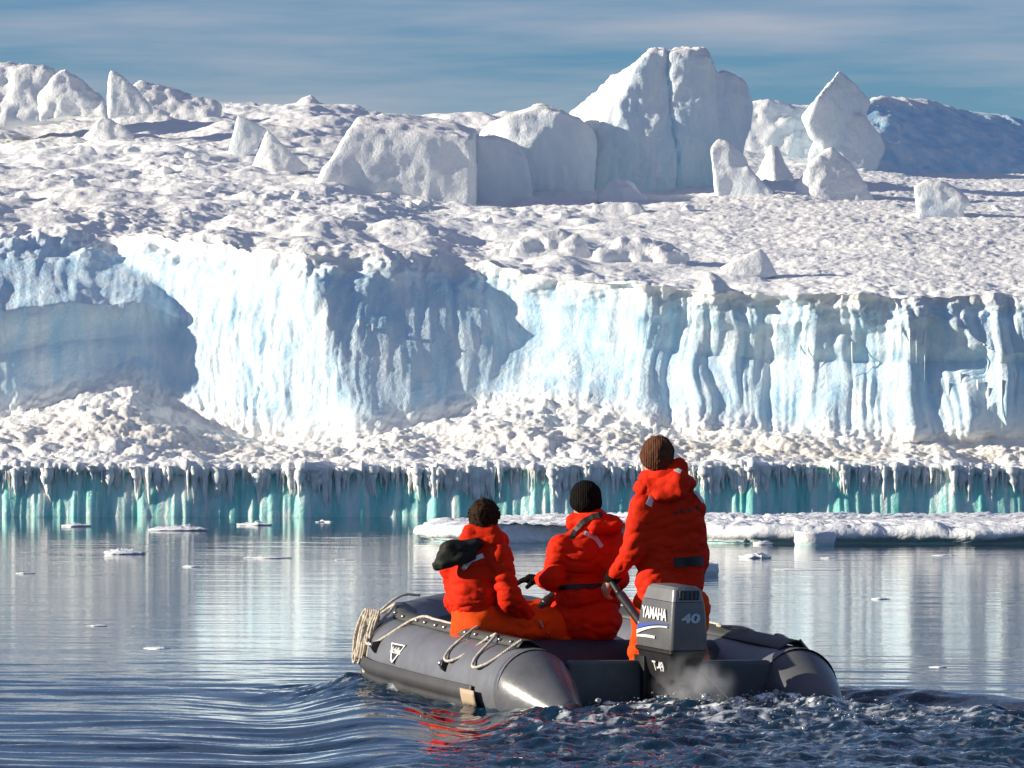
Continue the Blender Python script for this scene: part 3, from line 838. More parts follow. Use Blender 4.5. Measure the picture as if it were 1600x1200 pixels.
big = [(-1.62, 87.5), (-1.2, 85.6), (-.5, 85.2), (.4, 86.0), (1.3, 87.3), (2.3, 87.0), (3.0, 85.6), (3.9, 85.0), (5.0, 84.8), (6.2, 84.9), (7.5, 84.6), (9.5, 84.9), (12, 85.5), (14, 90), (12, 97), (8, 98.5), (3, 97.8), (0, 97), (-1.3, 92)]
floe('ice_floe', 'long flat snow-covered ice floe in front of the iceberg', big, 0.30, 0.13, 1, 760, 50, lump=.07)
GB = 'small ice pieces drifting on the water'
floe('ice_lump', 'rounded snow lump at the front edge of the long floe', ell(1272, 852, 62, .5, seed=2), 0.22, 0.05, 2, group=GB, cat='drift ice')
floe('drift_ice', 'white drift ice showing just right of the standing person', ell(1096, 899, 46, .5, seed=3), 0.15, 0.04, 3, group=GB, cat='drift ice')
bits = [(117, 823, 44, .12, 'pale drift ice below the icicles, leftmost of three in a row'), (286, 829, 74, .16, 'widest drift ice of the row below the icicles'), (400, 821, 42, .13, 'rightmost drift ice of the row below the icicles'),
        (190, 866, 66, .13, 'ragged white drift ice alone on the left water'), (420, 872, 58, .05, 'flat thin drift ice in mid-water left of the boat'), (300, 886, 26, .05, 'small dark drift ice left of the flat thin piece'),
        (246, 1014, 40, .035, 'tiny clear ice bit on the ripples left of the bow'), (1178, 872, 44, .14, 'white drift ice just below the long floe'), (510, 816, 26, .06, 'tiny drift ice beneath the icicles left of the floe'),
        (1192, 851, 36, .12, 'small snow lump touching the long floe front'), (538, 875, 24, .03, 'thin sliver of ice between flat piece and boat'), (1296, 872, 26, .03, 'thin sliver of ice below the right floe'),
        (1260, 890, 90, .02, 'long low line of slush right of the standing person'), (1476, 868, 36, .03, 'low slush patch near the right edge'), (36, 896, 26, .03, 'small slush bit at the left edge'), (1376, 936, 22, .03, 'lone ice bit on open water at right'), (155, 978, 30, .02, 'faint ice sliver on the ripples at far left'), (1465, 1043, 26, .02, 'faint ice sliver right of the boat stern')]
for i, (u, v, wd, hh, lb) in enumerate(bits):
    Y = CH * FPX / (v - VH)
    floe('drift_ice', lb, ell(u, v, wd, min(1.2, wd / FPX * Y * 1.1), .6, 20 + i), hh * .45, hh * .35, 20 + i, 40, 8, 'drift ice', GB, lump=hh * 1.1, drop=.5)
# ---------------------------------------------------------------- inflatable boat
BROT = Euler((math.radians(0.9), math.radians(-2.0), math.pi / 2 + TH), 'XYZ')
boat = empty('inflatable_boat', (BX, BY, -0.045), 'grey inflatable motorboat with rope lifelines carrying three people', 'boat')
boat.rotation_euler = BROT
BM = Matrix.Translation((BX, BY, -.045)) @ BROT.to_matrix().to_4x4()
BMI = BM.inverted()
def to_boat(p): return BMI @ Vector(p)

def hypalon(name, c, rough=.42, scuff=.5):
    k = NM(name, rough=rough, spec=.45)
    pos = k.n.new('ShaderNodeTexCoord').outputs['Object']
    n = k.noise(3.0, 6, .65, pos); n2 = k.noise(26, 4, .6, pos, (1, 1, 1))
    c1 = tuple(x * .82 for x in c); c2 = tuple(min(1, x * 1.15 + .01) for x in c); c3 = tuple(min(1, x * 1.5 + .05) for x in c)
    b = k.ramp(n, [(.3, c1), (.65, c2), (.82, tuple(c2[i] + (c3[i] - c2[i]) * scuff for i in range(3)))])
    k.to('Base Color', b)
    k.to('Roughness', k.math('MULTIPLY_ADD', n2, .25)); k.n[-1].inputs[2].default_value = rough - .12
    k.bump(k.math('ADD', n, k.math('MULTIPLY', n2, .3)), .18, .02)
    return k.m
M_tube = hypalon('grey_hypalon', (.125, .13, .15))
M_cone = hypalon('silver_grey_hypalon', (.10, .105, .115), .30, .7)
M_dark = hypalon('black_rubber', (.018, .018, .02), .5)
M_strake = hypalon('dark_grey_rubber', (.045, .044, .046), .5)
M_flap = hypalon('olive_grey_webbing', (.055, .055, .05), .55)
M_navy = hypalon('navy_fabric', (.02, .025, .045), .6)
M_panel = hypalon('transom_paint', (.05, .065, .075), .45)
M_yellow = NM('yellow_grip_patch', color=(.55, .36, .10), rough=.7).m
M_tan = NM('tan_rubber_end', color=(.42, .32, .22), rough=.6).m
M_white = NM('white_print', color=(.78, .78, .76), rough=.5).m
M_metal = NM('brushed_metal', color=(.6, .6, .6), rough=.3, metal=1.0).m
k = NM('twisted_rope', rough=.85)
pos = k.n.new('ShaderNodeTexCoord').outputs['Object']
k.to('Base Color', k.ramp(k.noise(40, 3, .6, pos), [(.35, (.45, .38, .28)), (.6, (.74, .68, .58))]))
wv = k.node('ShaderNodeTexWave', Scale=60.0, Distortion=1.0); k.l.new(pos, wv.inputs['Vector'])
k.bump(wv.outputs['Fac'], .6, .004)
M_rope = k.m

TR, TA, LS = 0.262, 0.91, 1.82
def tube_axis(s):
    """s -1..1 from port stern over the bow to starboard stern -> centre, in boat axes"""
    side = 1 if s < 0 else -1
    q = 1 - abs(s)                          # 0 stern .. 1 bow
    if q < .55:
        return np.array([q / .55 * LS, side * (TA + .03 * math.sin(q / .55 * math.pi)), .17 + .03 * (q / .55)])
    a = (q - .55) / .45 * math.pi / 2
    return np.array([LS + 1.35 * math.sin(a), side * TA * max(math.cos(a), 0) ** .85, 0.20 + .15 * (a / (math.pi / 2)) ** 1.5])
def tube_frame(s):
    e = 1e-3
    c = tube_axis(s); t = tube_axis(min(s + e, 1)) - tube_axis(max(s - e, -1)); t /= np.linalg.norm(t)
    out = np.cross(t, [0, 0, 1.0]); out /= np.linalg.norm(out)
    if np.dot(out, [c[0] - 1.3, c[1], 0]) < 0: out = -out
    up = np.cross(out, t); up *= np.sign(up[2])
    return c, t, out, up
def tube_pt(s, ang, r=TR):
    """point on the tube: ang 0 = outboard, 90 = top, 180 = inboard"""
    c, t, o, u = tube_frame(s)
    a = math.radians(ang)
    return c + r * (o * math.cos(a) + u * math.sin(a))
def sx(x, side):                            # s at distance x forward of the transom on the straight side
    q = x / LS * .55
    return (-(1 - q)) if side > 0 else (1 - q)

def sweep(name, mat, parent, svals, angs, rfun, closed=True, thick=None):
    V = []
    for s in svals:
        V.append([tube_pt(s, a, rfun(s, a)) for a in angs])
    V = np.array(V)
    F = grid_faces(len(svals), len(angs), closed)
    if svals[0] < svals[-1]: F = F[:, ::-1]
    o = link(name, mesh_np(name, V.reshape(-1, 3), F), mat, parent)
    if thick:
        md = o.modifiers.new('solid', 'SOLIDIFY'); md.thickness = thick; md.offset = 1
    return o
seams = [sx(.15, 1), sx(1.3, 1), sx(2.0, 1), -.16, .16, sx(1.3, -1), sx(.15, -1)]
def tube_r(s, a):
    r = TR + .004 * math.sin(s * 21)
    for q in seams: r += .004 * math.exp(-((s - q) / .004) ** 2) - .003 * math.exp(-((s - q - .012) / .01) ** 2)
    return r
sv = np.linspace(-1, 1, 220)
tube = sweep('buoyancy_tube', M_tube, boat, sv, np.linspace(0, 360, 40, endpoint=False), tube_r)
def lathe(name, mat, parent, rows, n=32):
    """rows: (centre xyz, radius) along x"""
    a = np.linspace(0, 2 * math.pi, n, endpoint=False)
    V = [np.stack([np.full(n, c[0]), c[1] + r * np.cos(a), c[2] + r * np.sin(a)], -1) for (c, r) in rows]
    V = np.concatenate(V)
    me = mesh_np(name, V, grid_faces(len(rows), n, True))
    bm = bmesh.new(); bm.from_mesh(me); bmesh.ops.holes_fill(bm, edges=bm.edges[:], sides=0); bmesh.ops.recalc_face_normals(bm, faces=bm.faces[:]); bm.to_mesh(me); bm.free()
    return link(name, me, mat, parent)
for side in (1, -1):
    yy = side * TA
    rows = []
    for i in range(15):
        t = i / 14
        x = .03 - .56 * t
        r = TR * 1.012 * (1 - .70 * t ** 1.35)
        rows.append(((x, yy - side * .02 * t, .17 - .125 * t), r))
    cone = lathe('stern_cone', M_cone, boat, rows)
    r0 = rows[-1]
    lathe('cone_tip', M_dark, cone, [((-.50, r0[0][1], .050), .088), ((-.56, r0[0][1], .046), .092), ((-.60, r0[0][1], .044), .085), ((-.62, r0[0][1], .043), .06)], 20)
    # lacing flap along the top of the tube with eyelets
    svs = np.linspace(sx(.10, side), sx(2.5, side), 60)
    sgn = 1
    fl = sweep('lacing_flap', M_flap, boat, svs, [74, 82, 92, 104, 112], lambda s, a: TR + .010 + (.035 if a in (82, 92) else 0.012 if a == 104 else 0), False, .006)
    for i in range(13):
        s = svs[int(3 + i * 4.4)]
        p = tube_pt(s, 77, TR + .034); c, t, o_, u_ = tube_frame(s)
        n_ = o_ * math.cos(math.radians(55)) + u_ * math.sin(math.radians(55))
        bm = bmesh.new(); bmesh.ops.create_cone(bm, cap_ends=True, segments=10, radius1=.013, radius2=.010, depth=.012)
        me = bpy.data.meshes.new('eyelet'); bm.to_mesh(me); bm.free()
        e = link('eyelet', me, M_metal, fl); e.location = p; e.rotation_euler = Vector(n_).to_track_quat('Z', 'Y').to_euler()
    # rubbing strake: ribbed band low on the outside
    svs = np.linspace(sx(.32, side), -.04 if side > 0 else .04, 90)
    angs = np.linspace(-56, 0, 24)
    sweep('rubbing_strake', M_strake, boat, svs, list(angs), lambda s, a: TR + .012 + .020 * (abs(math.sin((a + 2) / 57 * math.pi * 3)) ** .6), False, .008)
    if side > 0:
        svs = np.linspace(sx(.24, side), sx(.44, side), 6)
        sweep('strake_end', M_tan, boat, svs, [-24, -18, -10, -4], lambda s, a: TR + .042, False, .006)
# floor, transom, thwart, bow deck
def box(name, mat, parent, lo, hi, bev=.01, seg=2):
    bm = bmesh.new(); bmesh.ops.create_cube(bm, size=1.0)
    for v in bm.verts: v.co = Vector([(lo[i] + hi[i]) / 2 + v.co[i] * (hi[i] - lo[i]) for i in range(3)])
    if bev: bmesh.ops.bevel(bm, geom=bm.edges[:] , offset=bev, segments=seg, affect='EDGES', profile=.5)
    me = bpy.data.meshes.new(name); bm.to_mesh(me); bm.free()
    return link(name, me, mat, parent, smooth=False)
box('floorboard', M_dark, boat, (.02, -.80, .02), (2.7, .80, .07))
tr = box('transom', M_panel, boat, (-.03, -.70, -.16), (.04, .70, .36), .025, 3)
box('transom_pad', M_dark, tr, (-.05, -.18, .16), (-.03, .18, .39), .006)
th = lathe('thwart', M_navy, boat, [((0, 0, 0), .17)] * 2)
bpy.data.objects.remove(th)
a = np.linspace(0, 2 * math.pi, 28, endpoint=False)
V = np.concatenate([np.stack([.98 + .17 * np.cos(a), np.full(28, y), .25 + .17 * np.sin(a)], -1) for y in np.linspace(-.75, .75, 12)])
link('thwart', mesh_np('thwart', V, grid_faces(12, 28, True)), M_navy, boat)
# bow deck: fabric stretched between the tubes
nr, nc = 18, 24
V = np.zeros((nr, nc, 3))
for i in range(nr):
    t = i / (nr - 1)
    x = LS + .30 + .90 * t
    aa = math.asin(min(1, (x - LS) / 1.35)); hw = TA * math.cos(aa) ** .85
    for j in range(nc):
        y = (j / (nc - 1) * 2 - 1)
        V[i, j] = (x, y * hw * .98, .36 + .13 * t - .08 * (1 - y * y) * (1 - .6 * t))
o = link('bow_deck', mesh_np('bow_deck', V.reshape(-1, 3), grid_faces(nr, nc)), M_navy, boat)
md = o.modifiers.new('s', 'SOLIDIFY'); md.thickness = .012

def rope(name, pts, rad, mat, parent, cyc=False, res=6):
    cu = bpy.data.curves.new(name, 'CURVE'); cu.dimensions = '3D'; cu.bevel_depth = rad; cu.bevel_resolution = 2; cu.resolution_u = res
    sp = cu.splines.new('BEZIER'); sp.bezier_points.add(len(pts) - 1); sp.use_cyclic_u = cyc
    for b, p in zip(sp.bezier_points, pts):
        b.co = p; b.handle_left_type = b.handle_right_type = 'AUTO'
    o = bpy.data.objects.new('tmp', cu); col.objects.link(o)
    dg = bpy.context.evaluated_depsgraph_get()
    me = bpy.data.meshes.new_from_object(o.evaluated_get(dg)); bpy.data.objects.remove(o)
    me.name = name
    return link(name, me, mat, parent)
# lifelines: swags between the eyelets, drooping over the outside
for side in (1, -1):
    pts = []
    swag = [(3.55, 88, 0), (3.36, 76, 1), (3.22, 34, 0), (3.10, 32, 0), (2.90, 80, 1), (2.74, 76, 1), (2.60, 24, 0), (2.46, 22, 0), (2.22, 82, 1), (1.95, 88, 1), (1.50, 92, 1), (1.28, 108, 2), (1.06, 84, 1), (.98, 30, 0), (.84, 26, 0), (.62, 82, 1), (.54, 76, 1), (.46, 28, 0), (.34, 26, 0), (.14, 82, 1)]
    for (x, an, up) in swag:
        x *= .82
        q = x / LS * .55
        s = -(1 - q) if side > 0 else (1 - q)
        pts.append(tube_pt(s, an, TR + .022 + .025 * up))
    rope('lifeline', pts, .0095, M_rope, boat)
# coiled painter hanging at the port bow
sc_ = -.33
cpt = tube_pt(sc_, 62, TR + .05); c_, t_, o_, u_ = tube_frame(sc_)
coil = None
r2 = np.random.default_rng(4)
for i in range(7):
    wob = r2.normal(size=6) * .018
    L = .27 + .09 * r2.random(); wd = .045 + .03 * r2.random()
    base = cpt + o_ * (.03 + .012 * i) + t_ * (i - 4) * .014
    pts = [base + u_ * .02, base + t_ * (wd + wob[0]) + o_ * .05 - np.array([0, 0, .10]), base + t_ * (wd * 1.2 + wob[1]) + o_ * .07 - np.array([0, 0, L * .8]), base + t_ * wob[2] + o_ * .07 - np.array([0, 0, L + wob[3]]),
           base - t_ * (wd * 1.2 + wob[4]) + o_ * .06 - np.array([0, 0, L * .75]), base - t_ * (wd + wob[5]) + o_ * .04 - np.array([0, 0, .10])]
    ob = rope('painter_coil' if coil is None else 'rope_loop', pts, .0095, M_rope, boat if coil is None else coil, True)
    if coil is None: coil = ob
for i in range(6):
    base = cpt + o_ * .07 - np.array([0, 0, .03 + .017 * i])
    pts = [base + t_ * .055 * math.cos(b) + o_ * .05 * math.sin(b) + np.array([0, 0, .012 * math.sin(b * 2 + i)]) for b in np.linspace(0, 2 * math.pi, 9)[:-1]]
    rope('rope_wrap', pts, .0095, M_rope, coil, True)
# side fittings, yellow grip patches, maker's badge
def on_tube(s, ang, off=.0):
    c, t, o, u = tube_frame(s); a_ = math.radians(ang)
    n = o * math.cos(a_) + u * math.sin(a_)
    upv = -o * math.sin(a_) + u * math.cos(a_)
    fw = np.cross(upv, n)
    m_ = Matrix((( fw[0], upv[0], n[0], 0), (fw[1], upv[1], n[1], 0), (fw[2], upv[2], n[2], 0), (0, 0, 0, 1)))
    p = c + n * (TR + off)
    m_.translation = Vector(p)
    return m_
for side in (1, -1):
    for x in (2.0, .80):
        m_ = on_tube(sx(x, side), 20)
        bm = bmesh.new()
        vsx = [bm.verts.new(p) for p in [(-.05, .035, .004), (.05, .045, .004), (.045, -.045, .004), (-.03, -.035, .004), (-.02, .012, .034), (.035, .02, .038), (.035, -.02, .038), (-.02, -.012, .034)]]
        bmesh.ops.convex_hull(bm, input=vsx)
        me = bpy.data.meshes.new('tow_fitting'); bm.to_mesh(me); bm.free()
        f = link('tow_fitting', me, M_dark, boat, False); f.matrix_local = m_
        bm = bmesh.new(); bmesh.ops.create_uvsphere(bm, u_segments=12, v_segments=8, radius=.02, matrix=Matrix.Translation((.0, 0, .03)))
        me = bpy.data.meshes.new('cap'); bm.to_mesh(me); bm.free(); link('cap', me, M_metal, f)
    for i in range(4):
        s0 = (-.235 + i * .011) * side
        sweep('grip_patch', M_yellow, boat, np.linspace(s0, s0 + .007 * side, 3), list(np.linspace(48, 84, 8)), lambda s, a: TR + .006, False, .003)
def text_mesh(name, body, size, mat, parent, mtx, ext=.002, shear=0., sxy=(1, 1), bold=0.0, space=1.0):
    cu = bpy.data.curves.new(name, 'FONT'); cu.body = body; cu.size = size; cu.extrude = ext; cu.align_x = 'CENTER'; cu.align_y = 'CENTER'; cu.shear = shear; cu.offset = bold; cu.space_character = space
    o = bpy.data.objects.new('tmp', cu); col.objects.link(o)
    dg = bpy.context.evaluated_depsgraph_get(); me = bpy.data.meshes.new_from_object(o.evaluated_get(dg)); bpy.data.objects.remove(o)
    me.name = name; me.materials.clear()
    me.transform(Matrix.Diagonal((sxy[0], sxy[1], 1, 1)))
    t = link(name, me, mat, parent, False); t.matrix_local = mtx
    return t
# badge: lettering over a pointed shield outline
m_ = on_tube(sx(1.68, 1), 22, .004) @ Matrix.Rotation(math.pi, 4, 'Z') @ Matrix.Rotation(math.pi, 4, 'Z')
bg_ = text_mesh('maker_lettering', 'Achilles', .062, M_white, boat, m_, .001, .2, (1, 1), .001)
bm = bmesh.new()
outer = [(-.13, .045), (.14, .05), (.03, -.085), (-.02, -.07)]; inner = [(-.105, .036), (.12, .041), (.022, -.068), (-.012, -.056)]
vo = [bm.verts.new((x, y, .001)) for x, y in outer]; vi = [bm.verts.new((x, y, .001)) for x, y in inner]
for i in range(4):
    j = (i + 1) % 4
    bm.faces.new((vo[i], vo[j], vi[j], vi[i]))
bmp = bmesh.new()
bmp.faces.new([bmp.verts.new((x * 1.06, y * 1.08, -.0015)) for x, y in outer])
mep = bpy.data.meshes.new('maker_plate'); bmp.to_mesh(mep); bmp.free()
op = link('maker_plate', mep, M_dark, boat, False); op.matrix_local = m_
mdp = op.modifiers.new('s', 'SOLIDIFY'); mdp.thickness = .002
me = bpy.data.meshes.new('maker_shield'); bm.to_mesh(me); bm.free()
o = link('maker_shield', me, M_white, boat, False); o.matrix_local = m_
md = o.modifiers.new('s', 'SOLIDIFY'); md.thickness = .002

# ---------------------------------------------------------------- outboard motor
MY = TH + math.radians(3)
M_cowl = hypalon('grey_cowling_paint', (.105, .108, .116), .30, .2)
M_cowl2 = hypalon('light_grey_cowling', (.17, .172, .18), .30, .2)
M_blk = hypalon('black_engine_plastic', (.012, .012, .014), .38, .1)
M_blue = NM('blue_stripe', color=(.05, .10, .42), rough=.35).m
M_red = NM('red_stripe', color=(.45, .02, .02), rough=.4).m
M_pale = NM('pale_blue_print', color=(.42, .50, .58), rough=.5).m
mo = np.array([BX, BY]) - FWD * .20 + PORT * .075
motor = empty('outboard_motor', (mo[0], mo[1], 0), 'grey and black tiller outboard motor marked 40 on the boat transom', 'outboard motor')
motor.rotation_euler = (0, math.radians(-3), math.pi / 2 + MY)
def loft(name, mat, parent, secs, n=10, cap=True):
    """secs: (z, x0, x1, half width, corner radius)"""
    V = []
    for (z, x0, x1, hw, cr) in secs:
        ring = []
        for (cx, cy, a0) in [(x1 - cr, hw - cr, 0), (x0 + cr, hw - cr, 90), (x0 + cr, -hw + cr, 180), (x1 - cr, -hw + cr, 270)]:
            for q in range(n // 2):
                a_ = math.radians(a0 + 90 * q / (n // 2 - 1)); ring.append((cx + cr * math.cos(a_), cy + cr * math.sin(a_), z))
        V.append(ring)
    V = np.array(V); nc = V.shape[1]
    me = mesh_np(name, V.reshape(-1, 3), grid_faces(len(secs), nc, True))
    bm = bmesh.new(); bm.from_mesh(me); bmesh.ops.holes_fill(bm, edges=bm.edges[:], sides=0); bmesh.ops.recalc_face_normals(bm, faces=bm.faces[:]); bm.to_mesh(me); bm.free()
    o = link(name, me, mat, parent)
    me.set_sharp_from_angle(angle=math.radians(32))
    return o
cw = loft('cowling', M_cowl, motor, [(.405, -.24, .24, .126, .03), (.42, -.245, .245, .130, .03), (.60, -.235, .225, .122, .028), (.700, -.222, .205, .112, .026)], 12)
loft('cowling_top', M_cowl2, motor, [(.703, -.219, .202, .110, .026), (.775, -.205, .170, .098, .03), (.793, -.18, .14, .08, .03)], 12)
loft('cowling_trim', M_blk, motor, [(.375, -.245, .245, .128, .03), (.385, -.252, .252, .136, .03), (.402, -.252, .252, .136, .03)], 12)
loft('lower_cowling', M_blk, motor, [(.20, -.15, .16, .075, .03), (.28, -.20, .22, .105, .03), (.374, -.235, .24, .122, .03)], 12)
mid_ = loft('midsection', M_blk, motor, [(-.55, -.09, .06, .035, .02), (-.2, -.11, .08, .055, .02), (.0, -.13, .10, .07, .02), (.22, -.15, .13, .085, .03)], 12)
loft('anode_plate', M_panel, mid_, [(.02, -.06, .03, .082, .004), (.16, -.06, .03, .094, .004)], 8)
loft('gearcase', M_blk, motor, [(-.75, -.14, .14, .04, .02), (-.62, -.16, .16, .055, .03), (-.55, -.1, .08, .04, .02)], 10)
loft('clamp_bracket', M_blk, motor, [(.02, .12, .24, .12, .01), (.34, .12, .26, .13, .01)], 8)
vent = box('air_vent', M_blk, motor, (-.222, -.068, .715), (-.195, .068, .772), .004)
vent.rotation_euler = (0, 0, 0)
for i in range(4):
    box('vent_slat', M_panel, vent, (-.226, -.05 + i * .03, .722), (-.222, -.035 + i * .03, .766), 0)
# tiller arm and grip
def capsule_bar(name, mat, parent, p0, p1, r0, r1, n=14):
    p0, p1 = Vector(p0), Vector(p1); d = p1 - p0; L = d.length
    rows = [(0, r0 * .6), (.02, r0)] + [(t, r0 + (r1 - r0) * t) for t in np.linspace(.1, .9, 6)] + [(.98, r1), (1, r1 * .6)]
    a_ = np.linspace(0, 2 * math.pi, n, endpoint=False)
    V = np.concatenate([np.stack([r * np.cos(a_), r * np.sin(a_), np.full(n, t * L)], -1) for t, r in rows])
    me = mesh_np(name, V, grid_faces(len(rows), n, True)[:, ::-1])
    bm = bmesh.new(); bm.from_mesh(me); bmesh.ops.holes_fill(bm, edges=bm.edges[:], sides=0); bmesh.ops.recalc_face_normals(bm, faces=bm.faces[:]); bm.to_mesh(me); bm.free()
    me.transform(Matrix.Translation(p0) @ d.to_track_quat('Z', 'Y').to_matrix().to_4x4())
    return link(name, me, mat, parent)
MMT = Matrix.Translation(motor.location) @ motor.rotation_euler.to_matrix().to_4x4()
def to_motor(p): return MMT.inverted() @ Vector(p)
YT = 33.25
g0 = to_motor(W(996, 968, 33.15)); g1 = to_motor(W(968, 928, 33.42)); g2 = to_motor(W(950, 900, 33.56))
arm = capsule_bar('tiller_arm', M_blk, motor, to_motor(W(1006, 978, 33.10)), g1, .034, .026)
capsule_bar('arm_stripe', M_red, arm, g0 + Vector((0, -.02, .022)), g1 + Vector((0, -.02, .014)), .010, .010)
grip = capsule_bar('tiller_grip', M_blk, motor, g1, g2, .021, .019)
# lettering and stripes on the cowling
def face_m(x, y, z, side):
    if side == 'port':
        m_ = Matrix(((-1, 0, 0, 0), (0, 0, 1, 0), (0, 1, 0, 0), (0, 0, 0, 1)))
        m_ = m_ @ Matrix.Rotation(math.radians(-2.5), 4, 'X')
    else:
        m_ = Matrix(((0, 0, -1, 0), (-1, 0, 0, 0), (0, 1, 0, 0), (0, 0, 0, 1)))
        m_ = m_ @ Matrix.Rotation(math.radians(-4), 4, 'X')
    m_.translation = Vector((x, y, z)); return m_
text_mesh('brand_lettering', 'YAMAHA', .098, M_white, motor, face_m(-.005, .1295, .615, 'port'), .002, 0, (.80, 1), .0028)
text_mesh('power_number', '40', .080, M_pale, motor, face_m(-.241, 0, .600, 'aft'), .002, .08, (1.55, .95), .0035)
text_mesh('registration_lettering', 'T-49', .088, M_white, motor, face_m(-.07, .124, .292, 'port') @ Matrix.Rotation(math.radians(20), 4, 'X'), .002, 0, (.85, 1), .001)
def strip(name, mat, ptsa, ptsb, mtx):
    V = [(x, y, 0) for x, y in ptsa] + [(x, y, 0) for x, y in ptsb]; n_ = len(ptsa)
    F_ = [(i, i + 1, n_ + i + 1, n_ + i) for i in range(n_ - 1)]
    me = bpy.data.meshes.new(name); me.from_pydata(V, [], F_)
    o = link(name, me, mat, motor, False); o.matrix_local = mtx
    md = o.modifiers.new('s', 'SOLIDIFY'); md.thickness = .003; md.offset = 0
fm_ = face_m(0, .1335, .53, 'port')
xs_ = np.linspace(-.21, .19, 16)
strip('blue_stripe', M_blue, [(x, .005 + .030 * (1 - ((x - .19) / .4) ** 2)) for x in xs_], [(x, -.025 + .055 * (1 - ((x - .19) / .4) ** 2)) for x in xs_], fm_)
strip('white_stripe', M_white, [(x, -.03 + .050 * (1 - ((x - .19) / .4) ** 2)) for x in xs_], [(x, -.055 + .068 * (1 - ((x - .19) / .4) ** 2)) for x in xs_], fm_ @ Matrix.Translation((0, 0, .0015)))
strip('white_stripe', M_white, [(x, -.062 + .012 * (1 - ((x + .02) / .2) ** 2)) for x in xs_[:10]], [(x, -.074 + .008 * (1 - ((x + .02) / .2) ** 2)) for x in xs_[:10]], fm_)
rope('pull_line', [to_motor(W(1088, 1040, 32.75)), to_motor(W(1125, 1078, 32.7)), to_motor(W(1165, 1120, 32.65))], .003, M_metal, motor)

# ---------------------------------------------------------------- exhaust mist behind the motor
bm = bmesh.new(); bmesh.ops.create_icosphere(bm, subdivisions=4, radius=1.0)
me = bpy.data.meshes.new('exhaust_mist'); bm.to_mesh(me); bm.free()
mist = link('exhaust_mist', me)
mist.location = W(1085, 1078, 32.45); mist.scale = (.30, .24, .27)
tag(mist, 'thin grey exhaust mist drifting low behind the motor', 'mist', kind='stuff')
mm = bpy.data.materials.new('exhaust_mist'); mm.use_nodes = True
nt = mm.node_tree; nt.nodes.clear()
out = nt.nodes.new('ShaderNodeOutputMaterial'); pv = nt.nodes.new('ShaderNodeVolumePrincipled')
pv.inputs['Color'].default_value = (.9, .92, .95, 1)
tcn = nt.nodes.new('ShaderNodeTexCoord'); ln_ = nt.nodes.new('ShaderNodeVectorMath'); ln_.operation = 'LENGTH'
nt.links.new(tcn.outputs['Object'], ln_.inputs[0])
nz = nt.nodes.new('ShaderNodeTexNoise'); nz.inputs['Scale'].default_value = 2.2; nz.inputs['Detail'].default_value = 4
nt.links.new(tcn.outputs['Object'], nz.inputs['Vector'])
fall = nt.nodes.new('ShaderNodeMapRange'); fall.interpolation_type = 'SMOOTHSTEP'
fall.inputs['From Min'].default_value = 1.0; fall.inputs['From Max'].default_value = .1; fall.inputs['To Max'].default_value = 1.0
nt.links.new(ln_.outputs['Value'], fall.inputs['Value'])
nr_ = nt.nodes.new('ShaderNodeMapRange'); nr_.inputs['From Min'].default_value = .40; nr_.inputs['From Max'].default_value = .72; nr_.inputs['To Max'].default_value = 11.0
nt.links.new(nz.outputs['Fac'], nr_.inputs['Value'])
mu = nt.nodes.new('ShaderNodeMath'); mu.operation = 'MULTIPLY'
nt.links.new(fall.outputs[0], mu.inputs[0]); nt.links.new(nr_.outputs[0], mu.inputs[1])
nt.links.new(mu.outputs[0], pv.inputs['Density']); nt.links.new(pv.outputs[0], out.inputs['Volume'])
me.materials.append(mm)
# ---------------------------------------------------------------- people
def smin(a, b, k_):
    h = np.clip(0.5 + 0.5 * (b - a) / k_, 0, 1)
    return b + (a - b) * h - k_ * h * (1 - h)
def cap_sdf(P_, a, b, ra, rb):
    a, b = np.asarray(a, float), np.asarray(b, float)
    ab = b - a; L2 = max(ab @ ab, 1e-9)
    t = np.clip(((P_ - a) @ ab) / L2, 0, 1)
    return np.linalg.norm(P_ - a - t[:, None] * ab, axis=1) - (ra + (rb - ra) * t)
def ell_sdf(P_, c, r, R_):
    q = (P_ - np.asarray(c)) @ R_
    r = np.asarray(r, float)
    k0 = np.linalg.norm(q / r, axis=1); k1 = np.linalg.norm(q / (r * r), axis=1)
    return k0 * (k0 - 1) / np.maximum(k1, 1e-9)
def rot_of(d):
    """frame whose z axis is d"""
    return np.array(Vector(d).to_track_quat('Z', 'Y').to_matrix())
def sdf(P_, prims, k_):
    d = None
    for p in prims:
        if p[0] == 'c': e = cap_sdf(P_, *p[1:5])
        else: e = ell_sdf(P_, *p[1:4])
        kk = p[-1] if isinstance(p[-1], float) and len(p) in (6 if p[0] == 'c' else 5,) else k_
        d = e if d is None else smin(d, e, kk)
    return d
